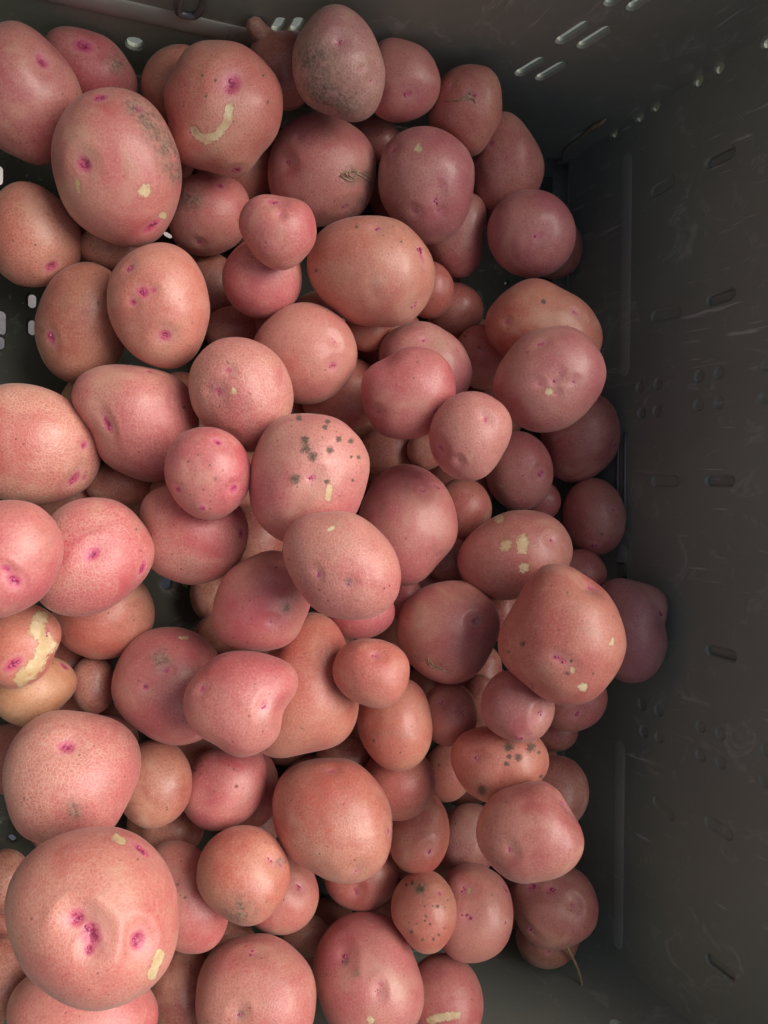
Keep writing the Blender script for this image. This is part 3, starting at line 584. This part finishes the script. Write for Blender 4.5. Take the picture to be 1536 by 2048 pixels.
# --- lower right
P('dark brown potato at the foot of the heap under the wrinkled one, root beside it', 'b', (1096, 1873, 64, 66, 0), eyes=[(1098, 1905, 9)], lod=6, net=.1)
P('dull wrinkled potato with three purple eyes at the bottom right', 'n', '1022,1810 1030,1755 1080,1728 1145,1732 1180,1765 1198,1815 1188,1855 1150,1890 1095,1900 1045,1868', eyes=[(1060, 1772, 15), (1099, 1778, 18, 10, 1.2, .8), (1147, 1808, 11, 60, 1.1, 1.0), (1060, 1865, 9, 18, 2.2, .7)], net=.1)
P('large dull round potato with a creased right side at the lower right', 'n', '952,1670 958,1630 985,1592 1040,1568 1090,1565 1125,1592 1147,1628 1165,1660 1165,1698 1147,1733 1105,1758 1050,1766 1000,1748 968,1712', eyes=[(1018, 1700, 13, 60, 1.2, .5), (1132, 1607, 12, 55, 2.4, .9)], net=.1)
P('tapered pink potato cut off by the bottom edge with a yellow graze', 'p', (888, 2004, 78, 98, -8), peel=[([(862, 2040), (888, 2034), (913, 2030)], 9)], net=.3)
P('pink potato with a dented middle beside the speckled small one', 'p', '950,1728 905,1736 880,1780 872,1840 885,1895 910,1918 950,1925 992,1909 1018,1875 1026,1838 1019,1780 990,1743', eyes=[(928, 1775, 16, 10, 1.2, .6), (1010, 1845, 10, 0, 1, -.4), (1013, 1775, 12, 70, 1.4, .5), (934, 1835, 15, 0, 1.4, .5)], peel=[([(938, 1774), (937, 1782)], 4)], net=.15)
P('small orange potato with a chain of two eyes under the big round one', 'o', (722, 1747, 76, 76, 0), eyes=[(709, 1789, 14, 70, 1.1, .9), (712, 1770, 7), (780, 1710, 8)], net=.2)
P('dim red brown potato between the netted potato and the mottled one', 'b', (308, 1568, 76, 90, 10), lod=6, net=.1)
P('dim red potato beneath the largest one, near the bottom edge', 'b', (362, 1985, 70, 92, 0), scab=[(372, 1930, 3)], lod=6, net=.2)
P('dull red potato along the right of the largest one, with dark pinholes', 'r', (368, 1795, 86, 117, -20), scab=[(355, 1769, 4), (371, 1795, 4), (362, 1722, 3)], net=.2)
P('red potato half hidden under the round orange one, tilted right', 'r', (558, 1786, 80, 84, 0), eyes=[(598, 1775, 11, 50, 1.4, .7)], net=.2)
P('large round potato with four small eyes, lower middle', 'o', '545,1608 560,1557 600,1525 650,1516 702,1521 745,1552 771,1590 784,1638 783,1685 768,1730 740,1756 700,1768 650,1758 600,1731 557,1678', eyes=[(663, 1540, 13), (714, 1745, 14, -60, 1.3, .7), (778, 1660, 11, -80, 1.4, .5)], net=.55, lump=.6)
P('round orange potato with a ringed eye at its upper right, lower left of centre', 'o', '393,1753 408,1697 448,1660 490,1651 535,1663 568,1702 581,1748 570,1793 540,1833 495,1852 450,1838 410,1803', eyes=[(543, 1720, 13, 70, 1.3, .7), (562, 1724, 11, 60, 1.5, .6)], dirt=[(562, 1722, 9), (480, 1822, 30)], net=.5, lump=.5)
P('broad red potato under the largest one, cut by the bottom edge', 'r', (165, 2030, 152, 112, 0), net=.3)
P('large pink netted potato with one small deep eye, lower left', 'p', '125,1420 178,1425 228,1439 265,1468 282,1508 276,1558 252,1612 228,1655 175,1690 110,1690 50,1675 18,1630 5,1583 6,1535 25,1483 65,1438', eyes=[(135, 1491, 17, 8, 1.3, .9)], dirt=[(150, 1620, 20)], net=1.0, lump=.7)
P('cut off round potato at the bottom edge with a tan dimple', 'p', '505,1868 460,1878 420,1908 396,1958 390,2010 398,2060 440,2108 510,2125 585,2108 622,2060 632,2003 625,1948 595,1903 555,1875', eyes=[(507, 1905, 11, 15, 1.9, .6), (475, 2030, 13, 0, 1, 1.0)], dirt=[(475, 2030, 8)], net=.6, lump=.6)
P('cut off pink potato at the bottom edge with a red eye and a long crease', 'p', '725,1822 675,1838 642,1878 626,1930 632,1985 655,2045 700,2088 765,2092 825,2062 845,2022 848,1978 835,1928 810,1868 775,1833', eyes=[(683, 1908, 17, 60, 1.3, .8), (760, 1967, 8), (755, 1988, 11, 60, 1.1, .8)], dirt=[(688, 1922, 8), (712, 1945, 8)], peel=[([(742, 2041)], 8)], net=.45)
P('small tan potato peppered with dark brown spots, bottom', 't', '850,1740 812,1752 787,1785 781,1820 798,1862 820,1890 847,1909 880,1900 905,1868 914,1825 905,1783 882,1753', eyes=[(880, 1785, 9)], scab=[(840, 1778, 10), (825, 1766, 6), (812, 1770, 4), (875, 1812, 5), (852, 1832, 4), (850, 1842, 3), (860, 1848, 4), (823, 1863, 5), (845, 1880, 4), (867, 1878, 4), (833, 1848, 3), (878, 1870, 3), (866, 1812, 3), (896, 1800, 3), (889, 1856, 3), (850, 1812, 3)], dirt=[(842, 1778, 14)], net=.05, lod=7)
P('largest potato of all, round, with a cluster of bright magenta eyes', 'c', '200,1653 250,1658 300,1687 335,1732 354,1787 359,1835 353,1890 330,1943 298,1980 250,2008 200,2022 145,2015 90,1985 46,1938 20,1883 10,1825 17,1768 45,1722 92,1682 145,1660', eyes=[(150, 1838, 20, -20, 1.1, 1.3), (183, 1874, 24, 70, 1.3, 1.3), (178, 1908, 14, 0, 1, 1.0), (282, 1884, 20, 60, 1.2, 1.3), (285, 1697, 15, 50, 1.7, .5)], peel=[([(232, 1674), (246, 1682)], 7.5), ([(322, 1908), (312, 1932), (304, 1952)], 9)], net=.55, lump=.6, lod=7)


# ------------------------------------------------------------------ potato builder
TINT = dict(p=(.54, .176, .164), r=(.55, .150, .152), o=(.535, .170, .122), c=(.575, .190, .150), m=(.48, .170, .174), g=(.44, .215, .200), t=(.56, .205, .152), y=(.50, .28, .125), b=(.34, .112, .082), n=(.46, .152, .128))  # b is darkened brown, with the shade of buried potatoes in the colour
SPH = {}
def sphere(n):
    if n not in SPH:
        bm = bmesh.new(); bmesh.ops.create_icosphere(bm, subdivisions=n, radius=1.0)
        bm.verts.ensure_lookup_table()
        SPH[n] = (np.array([v.co[:] for v in bm.verts]), np.array([[v.index for v in f.verts] for f in bm.faces], np.int32)); bm.free()
    return SPH[n]

def outline_px(o):
    if isinstance(o, str):
        return np.array([[float(t) for t in q.split(',')] for q in o.split()])
    cx, cy, a, b, rot = o; r = math.radians(rot); t = np.linspace(0, 2 * math.pi, 14, endpoint=False)
    x, y = a * np.cos(t), b * np.sin(t)
    return np.stack([cx + x * math.cos(r) - y * math.sin(r), cy + x * math.sin(r) + y * math.cos(r)], -1)

def fourier(th, r, K, w=2e-5):
    A = np.concatenate([np.ones((len(th), 1))] + [np.stack([np.cos(k * th), np.sin(k * th)], -1) for k in range(1, K + 1)], 1)
    reg = np.diag([0.0] + [w * k ** 4 * len(th) for k in range(1, K + 1) for _ in (0, 1)])
    return np.linalg.solve(A.T @ A + reg, A.T @ r)
def feval(c, th):
    o = np.full_like(th, c[0])
    for k in range(1, (len(c) - 1) // 2 + 1): o = o + c[2 * k - 1] * np.cos(k * th) + c[2 * k] * np.sin(k * th)
    return o

# the hidden bottom layer that carries the heap: one potato per cell wherever the photograph shows no bare floor
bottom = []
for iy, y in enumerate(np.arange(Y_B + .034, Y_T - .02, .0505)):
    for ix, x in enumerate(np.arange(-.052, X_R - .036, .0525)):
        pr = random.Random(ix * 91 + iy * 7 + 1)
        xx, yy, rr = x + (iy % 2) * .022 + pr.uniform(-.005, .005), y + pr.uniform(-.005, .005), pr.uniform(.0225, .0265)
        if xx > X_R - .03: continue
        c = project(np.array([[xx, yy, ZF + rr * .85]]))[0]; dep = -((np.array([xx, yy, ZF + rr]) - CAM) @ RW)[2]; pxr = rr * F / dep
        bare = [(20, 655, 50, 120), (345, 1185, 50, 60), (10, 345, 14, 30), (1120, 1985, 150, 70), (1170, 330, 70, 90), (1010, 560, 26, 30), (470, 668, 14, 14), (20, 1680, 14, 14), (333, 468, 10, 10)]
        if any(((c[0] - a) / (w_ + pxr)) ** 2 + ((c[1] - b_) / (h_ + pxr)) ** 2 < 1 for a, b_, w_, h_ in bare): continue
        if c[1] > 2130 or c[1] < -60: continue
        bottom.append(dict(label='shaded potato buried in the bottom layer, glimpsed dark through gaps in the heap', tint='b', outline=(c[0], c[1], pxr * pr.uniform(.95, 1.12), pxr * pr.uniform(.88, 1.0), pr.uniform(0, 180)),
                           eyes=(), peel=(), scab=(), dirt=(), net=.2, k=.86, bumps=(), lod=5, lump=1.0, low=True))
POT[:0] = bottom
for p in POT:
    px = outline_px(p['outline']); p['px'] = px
    # area centroid
    x, y = px[:, 0], px[:, 1]; x2, y2 = np.roll(x, -1), np.roll(y, -1); cr = x * y2 - x2 * y; A = cr.sum() / 2
    c = np.array([((x + x2) * cr).sum() / (6 * A), ((y + y2) * cr).sum() / (6 * A)]); p['c'] = c
    w = ray(*c); zc = -w
    xc = RW @ np.array([1.0, 0, 0]); xc = xc - zc * xc.dot(zc); xc /= np.linalg.norm(xc); yc = np.cross(zc, xc)
    p['w'], p['fr'] = w, np.array([xc, yc, zc])
    r = rays(px[:, 0], px[:, 1]); q = r / (r @ w)[:, None] - w
    X, Y = q @ xc, q @ yc
    # resample the outline evenly for a stable fit
    d = np.hypot(np.roll(X, -1) - X, np.roll(Y, -1) - Y); XX, YY = [], []
    for i in range(len(X)):
        j = (i + 1) % len(X); XX += [X[i]]; YY += [Y[i]]
    th, rr = np.arctan2(YY, XX), np.hypot(XX, YY)
    K = max(2, min(7, (len(th) - 1) // 2))
    p['F'] = fourier(th, rr, K); p['E'] = fourier(th, rr, 2)
    p['R'] = p['F'][0]

# drop each potato along its line of sight until it rests on what already lies there (units: metres from the lens)
ST = 4.0
GU, GV = np.meshgrid(np.arange(-220, 1800, ST), np.arange(-140, 2320, ST))
GR = rays(GU, GV)
def plane_t(p0, n):
    den = GR @ np.array(n); t = (np.array(p0) - CAM).dot(n) / np.where(np.abs(den) < 1e-9, 1e-9, den)
    return np.where(t > 0, t, 9.0)
MAP = plane_t((0, 0, ZF), UPW)
for (o, n) in ((oR, wR), (oT, wT), (oB, wB), (oL, wL)): MAP = np.minimum(MAP, plane_t(o, n))
OWN = np.full(GU.shape, -1)
for i, p in enumerate(POT):
    pr = random.Random(i * 31 + 5)
    w, (xc, yc, zc) = p['w'], p['fr']
    dot = GR @ w; q = GR / dot[..., None] - w
    X, Y = q @ xc, q @ yc; th = np.arctan2(Y, X); s = np.hypot(X, Y) / np.maximum(feval(p['F'], th), 1e-4)
    s = np.where(dot > .5, s, 9)
    inside = s < .97
    C = p['R'] * p['k'] * pr.uniform(.94, 1.05); p['C'] = C
    ck = C * np.sqrt(np.clip(1 - s ** 2, 0, 1))
    back, front = (1 + ck) / dot, (1 - ck) / dot
    ratio = (MAP / back)[inside]
    t = np.quantile(ratio, .015)
    tmax = .0345 / p['R']                      # nothing wider than about 7 cm: the big ones sit high on the heap
    p['t'] = min(t, tmax)
    m = s < 1.0
    OWN = np.where(m & (front * p['t'] < MAP), i, OWN)
    MAP = np.where(m, np.minimum(MAP, front * p['t']), MAP)
    p['pos'] = CAM + w * p['t']
    p['seen_gap'] = t - p['t']

_fr = (GU > 0) & (GU < W) & (GV > 0) & (GV < Hh)
for i, p in enumerate(POT):
    p['seen'] = int(((OWN == i) & _fr).sum())
    if p['seen']: p['vis'] = (float(GU[(OWN == i) & _fr].mean()), float(GV[(OWN == i) & _fr].mean()))
# short names used to say between which potatoes a buried one shows
SHORT = {'large tan pink potato cut by the left edge near': 'one-eyed left edge giant', 'big round orange pink': 'hooked graze potato', 'tan potato leaning on': 'corner leaning potato', 'orange potato with a feathery': 'stem scar potato',
 'middle pink potato between': 'top pink round one', 'round mauve pink potato by': 'slit-eyed mauve one', 'shaded red potato wedged': 'wedged shaded red one', 'dusky oval potato': 'purple eyed dusky oval', 'small red potato with a flat': 'flat faced red one',
 'brown oval potato at the left': 'brown left edge oval', 'very large pink potato with soil': 'soil smeared giant', 'blocky pink': 'frayed scar potato', 'grey mauve netted': 'grey netted potato', 'small plain red potato': 'small plain red one', 'small bright pink potato with two': 'small bright pink one',
 'small brown potato wedged behind the big glossy one, lower': 'lower wedged brown one', 'small brown potato wedged behind the big glossy one, upper': 'upper wedged brown one', 'large glossy': 'glossy blocky potato', 'brown speckled': 'brown speckled one',
 'shaded red brown potato right': 'shaded red brown one', 'rounded potato with two': 'two-eyed rounded one', 'bright pink kidney': 'pink kidney', 'large brown potato by the right': 'large brown right one', 'plain potato by the right': 'plain right wall one', 'small knobbly orange': 'knobbly orange one', 'pink potato with a fine': 'finely scratched one',
 'oval pink potato with three': 'three-eyed oval', 'large purple pink oval': 'five-eyed purple oval', 'small oval potato alone': 'lone small oval', 'brown shaded potato standing': 'brown floor standing one', 'broad tan potato': 'slit-eyed broad tan one', 'oval potato with a cluster': 'cluster-eyed oval', 'large tan potato cut by': 'large tan left one',
 'pale pink round': 'pale triple-eyed one', 'large potato with dark green': 'scab spotted one', 'broad pink potato under': 'broad pink one', 'small round red potato with three': 'small round red one', 'red brown potato under': 'red brown left one', 'small yellow tan': 'pointed yellow one', 'half peeled': 'half peeled one', 'pink netted potato with a deep': 'deep-eyed netted one',
 'bright pink potato cut by': 'bright left edge one', 'large dull potato with pale': 'pale patched one', 'smooth pink egg': 'smooth pink egg', 'large orange brown': 'long orange brown one', 'round dull pink': 'grey eyed round one', 'round pink potato with a tan': 'tan eyed round one', 'smooth mauve pink': 'smooth mauve oval', 'round pink potato with a cracked': 'cracked root potato',
 'mauve potato with a notched': 'notched mauve one', 'red potato under the right': 'red right hand one', 'small tan potato with one': 'small tan one', 'orange potato with black': 'black scab orange one', 'small knobbly pink': 'knobbly small pink one', 'largest right': 'three-cornered potato', 'egg shaped orange': 'tall orange egg', 'small bright orange': 'small bright orange one',
 'knobbly pink potato with a folded': 'folded eye potato', 'dull wrinkled': 'wrinkled potato', 'large dull round': 'creased dull round one', 'large shaded orange': 'shaded orange one', 'plain orange potato': 'plain orange one', 'tapered pink': 'tapered cut off one', 'pink potato with a dented': 'dented pink one', 'small orange potato with a chain': 'chain-eyed orange one',
 'dim red brown potato between': 'dim red brown one', 'mottled pink': 'mottled potato', 'dull red potato along': 'pinholed dull red one', 'red potato half hidden': 'half hidden tilted red one', 'large round potato with four': 'four-eyed round one', 'round orange potato with a ringed': 'ringed eye orange one', 'broad red potato under': 'broad red bottom one',
 'large pink netted': 'large netted one', 'cut off round': 'tan dimpled cut off one', 'cut off pink': 'creased cut off one', 'small tan potato peppered': 'peppered tan one', 'largest potato of all': 'largest potato'}
def short(lab): return next((v for k, v in SHORT.items() if lab.startswith(k)), None)
used = set()
for i, p in enumerate(POT):
    if not p.get('low') or p['seen'] < 3: continue
    m = (OWN == i) & _fr; near = {}
    for rad in (1, 3, 6, 10, 16, 24, 34):
        ys, xs = np.nonzero(m); y0, y1, x0, x1 = max(ys.min() - rad, 0), ys.max() + rad + 1, max(xs.min() - rad, 0), xs.max() + rad + 1
        for j in np.unique(OWN[y0:y1, x0:x1]):
            if j >= 0 and not POT[j].get('low') and short(POT[j]['label']): near.setdefault(short(POT[j]['label']), len(near))
    names = list(near)[:8]
    for a, c in sorted(((a, c) for a in range(len(names)) for c in range(a + 1, len(names))), key=sum):
        key = frozenset((names[a], names[c]))
        if key not in used: used.add(key); p['label'] = 'dark buried potato glimpsed between the %s and the %s' % (names[a], names[c]); break
POT[:] = [p for p in POT if p['seen'] >= (3 if p.get('low') else 1)]


def wob(D, pr, lo, hi, n):
    o = np.zeros(len(D))
    for _ in range(n):
        v = np.array([pr.gauss(0, 1) for _ in range(3)]); v *= pr.uniform(lo, hi) / np.linalg.norm(v)
        o += np.sin(D @ v + pr.uniform(0, 6.28))
    return o / math.sqrt(n)

def seg_dist(P, path):
    P = np.asarray(P); best = np.full(len(P), 1e9)
    pts = [np.array(a, float) for a in path]
    if len(pts) == 1: return np.hypot(*(P - pts[0]).T)
    for a, b in zip(pts[:-1], pts[1:]):
        ab = b - a; t = np.clip(((P - a) @ ab) / ab.dot(ab), 0, 1)
        best = np.minimum(best, np.hypot(*(P - a - t[:, None] * ab).T))
    return best

def bud_cluster(Pe, N, U, s, pr, owner, parent):
    """a few tiny magenta nodules sitting in an eye"""
    B, Fb = sphere(2); V, Fs = [], []
    Wd = np.cross(N, U); nb = pr.choice((2, 3, 3, 4)) if s > .0022 else 2
    for b in range(nb):
        c = Pe + U * pr.uniform(-.42, .42) * s + Wd * pr.uniform(-.22, .22) * s
        r = s * pr.uniform(.08, .14); sq = pr.uniform(.7, 1.1)
        base = len(V)
        for d in B:
            V.append(c + r * (d[0] * U * 1.25 + d[1] * Wd + d[2] * N * sq) - owner)
        Fs += [tuple(base + k for k in f) for f in Fb]
    link('eye', mesh_py('eye', V, Fs, True), M_BUD, parent)

GROUP = 'red skinned potatoes heaped in the black crate'
for i, p in enumerate(POT):
    pr = random.Random(i * 17 + 3)
    D, Fc = sphere(p['lod']); t = p['t']; fr = p['fr']; pos = p['pos']
    th = np.arctan2(D[:, 1], D[:, 0]); sn2 = D[:, 0] ** 2 + D[:, 1] ** 2
    bl = np.clip((sn2 - .15) / .7, 0, 1); bl = bl * bl * (3 - 2 * bl)
    R = feval(p['E'], th) * (1 - bl) + feval(p['F'], th) * bl
    L = np.stack([R * D[:, 0], R * D[:, 1], p['C'] * D[:, 2]], -1) * t
    lump = 1 + p['lump'] * (.027 * wob(D, pr, 1.5, 3.2, 5) * (1 - .75 * bl) + .008 * wob(D, pr, 5, 9, 8)) + .0018 * wob(D, pr, 14, 24, 14)
    L = L * lump[:, None]
    for _ in range(3):                          # broad flats and dents
        v = np.array([pr.gauss(0, 1), pr.gauss(0, 1), abs(pr.gauss(0, 1)) + .2]); v /= np.linalg.norm(v)
        a_ = np.arccos(np.clip(D @ v, -1, 1)); sg = pr.uniform(.35, .7)
        L = L * (1 - p['lump'] * pr.uniform(.01, .055) * np.exp(-(a_ / sg) ** 2) * (1 - .8 * bl))[:, None]
    Wp = pos + L @ fr                           # world positions
    pxv = project(Wp); rad = L.mean() * 0 + p['R'] * t
    N = np.stack([D[:, 0] / R, D[:, 1] / R, D[:, 2] / p['C']], -1); N /= np.linalg.norm(N, axis=1, keepdims=True); N = N @ fr
    view = CAM - Wp; view /= np.linalg.norm(view, axis=1, keepdims=True)
    fac = (N * view).sum(1); frontm = fac > 0.02
    mpp = t / F                                 # metres per photograph pixel at this distance
    feat = np.zeros((len(D), 4), np.float32); feat[:, 1] = -1; feat[:, 2] = -1
    eyes = []
    for e in p['eyes']:
        ex_, ey_, s = e[:3]; ang = e[3] if len(e) > 3 else pr.uniform(-40, 40); asp = e[4] if len(e) > 4 else 1.15; dep = e[5] if len(e) > 5 else .6
        k = int(np.argmin(np.where(frontm, np.hypot(*(pxv - (ex_, ey_)).T), 1e9)))
        n = N[k]; a = math.radians(ang)
        im = RW @ np.array([math.cos(a), -math.sin(a), 0]); U = im - n * im.dot(n); U /= np.linalg.norm(U); Wd = np.cross(n, U)
        dv = Wp - Wp[k]; u = dv @ U / (s * mpp * asp); v = dv @ Wd / (s * mpp); h = dv @ n / (s * mpp)
        q2 = u * u + v * v + .25 * h * h; q = np.sqrt(q2)
        d = -.36 * dep * np.exp(-q2 * .5) - .18 * dep * np.exp(-q2 * 5) + .10 * abs(dep) * np.exp(-((q - 1.8) / .5) ** 2) * (.5 + .5 * np.sign(v) * np.clip(np.abs(v), 0, 1))
        d -= .10 * dep * np.exp(-q2 / 6)
        eyes.append((k, n, U, s * mpp * asp, d * s * mpp))
        feat[:, 0] = np.maximum(feat[:, 0], np.exp(-q2 * 1.3) * (1.0 if s > 8 else .85) * (1.0 if p['c'][0] < 460 else pr.uniform(.42, .72)))
    for (bx, by, hgt, sg) in p['bumps']:
        k = int(np.argmin(np.where(frontm, np.hypot(*(pxv - (bx, by)).T), 1e9)))
        g = np.exp(-((Wp - Wp[k]) ** 2).sum(1) / (sg * mpp) ** 2); Wp = Wp + N * (g * hgt * mpp)[:, None]
    for e in eyes: Wp = Wp + N * e[4][:, None]
    for path, wd in p['peel']:
        dd = seg_dist(pxv, path); f = np.clip((wd - dd) / max(wd * .55, 3.0), -1, 1); f = np.where(frontm, f, -1); feat[:, 1] = np.maximum(feat[:, 1], f)
    for (sx, sy, sr) in p['scab']:
        sr = sr * (.86 if sr > 8 else .78)
        dd = np.hypot(*(pxv - (sx, sy)).T); f = np.clip((sr - dd) / max(sr * .7, 3.0), -1, 1); f = np.where(frontm, f, -1); feat[:, 2] = np.maximum(feat[:, 2], f)
        Wp = Wp - N * (np.where(frontm, np.exp(-(dd / sr) ** 2), 0) * .10 * min(sr, 6) * mpp)[:, None]
    for (sx, sy, sr) in p['dirt']:
        dd = np.hypot(*(pxv - (sx, sy)).T); feat[:, 3] = np.maximum(feat[:, 3], np.where(frontm, np.exp(-(dd / sr) ** 2 * .9), 0))
    me = mesh_np('potato', Wp - pos, Fc)
    at = me.attributes.new('feat', 'FLOAT_COLOR', 'POINT'); at.data.foreach_set('color', feat.ravel())
    o = link('potato', me, M_POT, None, tuple(pos))
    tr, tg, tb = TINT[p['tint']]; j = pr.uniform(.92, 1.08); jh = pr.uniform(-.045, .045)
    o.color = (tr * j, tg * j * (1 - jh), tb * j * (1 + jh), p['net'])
    tag(o, p['label'], 'potato', 'potatoes buried in the bottom layer of the heap' if p.get('low') else GROUP)
    for (k, n, U, s, d) in eyes:
        bud_cluster(Wp[k], n, U, s, pr, pos, o)
    p['obj'] = o; p['srf'] = (Wp, pxv, frontm, N)
hs = sorted((p['pos'][2], p['R'] * p['t'] * 200, p['label'][:40]) for p in POT)
print('POT', len(POT), 'low', hs[:3], 'high', hs[-25:]); print('gaps', [(p['label'][:30], round(p['seen_gap'], 3)) for p in POT if p['seen_gap'] > .003])

# the stubby knob on the dark potato at the top
kp = next(p for p in POT if 'stubby knob' in p['label'])
def on_ray(u, v, t): return CAM + ray(u, v) * t
kt = kp['t'] * 1.0
tube([on_ray(540, 88, kt), on_ray(524, 72, kt * .995), on_ray(513, 58, kt * .99), on_ray(506, 45, kt * .985), on_ray(502, 36, kt * .985)],
     lambda f: kt / F * (20 - 8 * f if f < .9 else 7), 'knob', M_POT, kp['obj'], 12, tuple(kp['pos']))
kn = kp['obj'].children[-1]; kn.color = kp['obj'].color
ka = kn.data.attributes.new('feat', 'FLOAT_COLOR', 'POINT'); ka.data.foreach_set('color', np.tile(np.array([0, -1, -1, .5], np.float32), len(kn.data.vertices)))


# dry strands left on three of the skins
def strands(lab, paths, rad):
    p = next(q for q in POT if lab in q['label']); Wp, pxv, fm, N = p['srf']
    for path in paths:
        pts = []
        for (u, v) in path:
            d = np.where(fm, np.hypot(*(pxv - (u, v)).T), 1e9); k = np.argsort(d)[:4]; wgt = 1 / (d[k] + .5); wgt /= wgt.sum()
            pts.append((Wp[k] * wgt[:, None]).sum(0) + N[k[0]] * rad * .8)
        tube(pts, lambda f: rad * (1 - .5 * f), 'root_fibre', M_ROOT, p['obj'], 5, tuple(p['pos']))
strands('frayed dry scar', [[(680, 354), (684, 346), (694, 342), (704, 341), (716, 343), (728, 347), (738, 354), (745, 362)], [(682, 352), (690, 358), (700, 362), (708, 361)],
        [(700, 342), (697, 350), (706, 355), (712, 348), (718, 344)], [(712, 347), (722, 352), (734, 360), (746, 370)], [(740, 356), (746, 366), (748, 376), (742, 388)], [(690, 345), (694, 353), (702, 358)]], .00045)
strands('feathery dry stem scar', [[(946, 196), (940, 190), (930, 194), (915, 199), (900, 201), (888, 203)], [(944, 192), (936, 196), (922, 201), (908, 203)], [(944, 198), (941, 188), (940, 182)], [(948, 197), (950, 202), (952, 206)], [(943, 193), (934, 190), (926, 194)]], .0004)
strands('cracked dry root', [[(856, 1316), (858, 1326), (864, 1334), (874, 1338), (886, 1342), (898, 1343)], [(860, 1322), (866, 1330), (870, 1338)], [(868, 1333), (880, 1336), (892, 1343), (900, 1347)]], .0004)

# ------------------------------------------------------------------ loose bits
def wall_pt(u, v, o, n, lift=.0022): return hit(u, v, np.array(o) + np.array(n) * lift, n)
def corner_pt(u, v):
    a, b_ = wall_pt(u, v, oT, wT), wall_pt(u, v, oR, wR, .002)
    c_ = hit(u, v, (0, 0, ZF + .002), UPW)
    return min((a, b_, c_), key=lambda q: np.linalg.norm(q - CAM))
r1 = [corner_pt(u, v) for u, v in [(1124, 322), (1127, 306), (1136, 294), (1152, 284), (1165, 274), (1178, 260), (1190, 252), (1203, 246), (1212, 238)]]
tag(tube(r1, lambda f: 0.0006 + .0011 * math.exp(-((f - .78) / .15) ** 2), 'dry_root', M_ROOT), 'long thin dry root stuck to the far wall near the corner', 'root')
dk = next(p for p in POT if 'root beside it' in p['label'])
tt = dk['t']
r2 = [CAM + ray(u, v) * (tt * f) for u, v, f in [(1131, 1888, .955), (1140, 1905, .965), (1150, 1925, .985), (1158, 1945, 1.0), (1163, 1965, 1.012), (1167, 1983, 1.02)]]
tag(tube(r2, lambda f: .0011 - .0004 * f, 'dry_root', M_ROOT), 'short pale rootlet poking out below the wrinkled potato at the bottom right', 'root')
lf = [hit(u, v, (0, 0, ZF + .002), UPW) for u, v in [(360, 1160), (366, 1172), (374, 1178), (380, 1172), (378, 1160), (370, 1154)]]
c = sum(lf) / len(lf)
V = [p - c for p in lf] + [np.array([0, 0, .0022])] + [p - c - np.array([0, 0, .0008]) for p in lf]
Fs = [(k, (k + 1) % 6, 6) for k in range(6)] + [(k, 7 + k, 7 + (k + 1) % 6, (k + 1) % 6) for k in range(6)]
tag(link('leaf', mesh_py('leaf', V, Fs, True), M_LEAF, None, tuple(c)), 'tiny bright green leaf scrap on the bare floor in the gap', 'leaf')
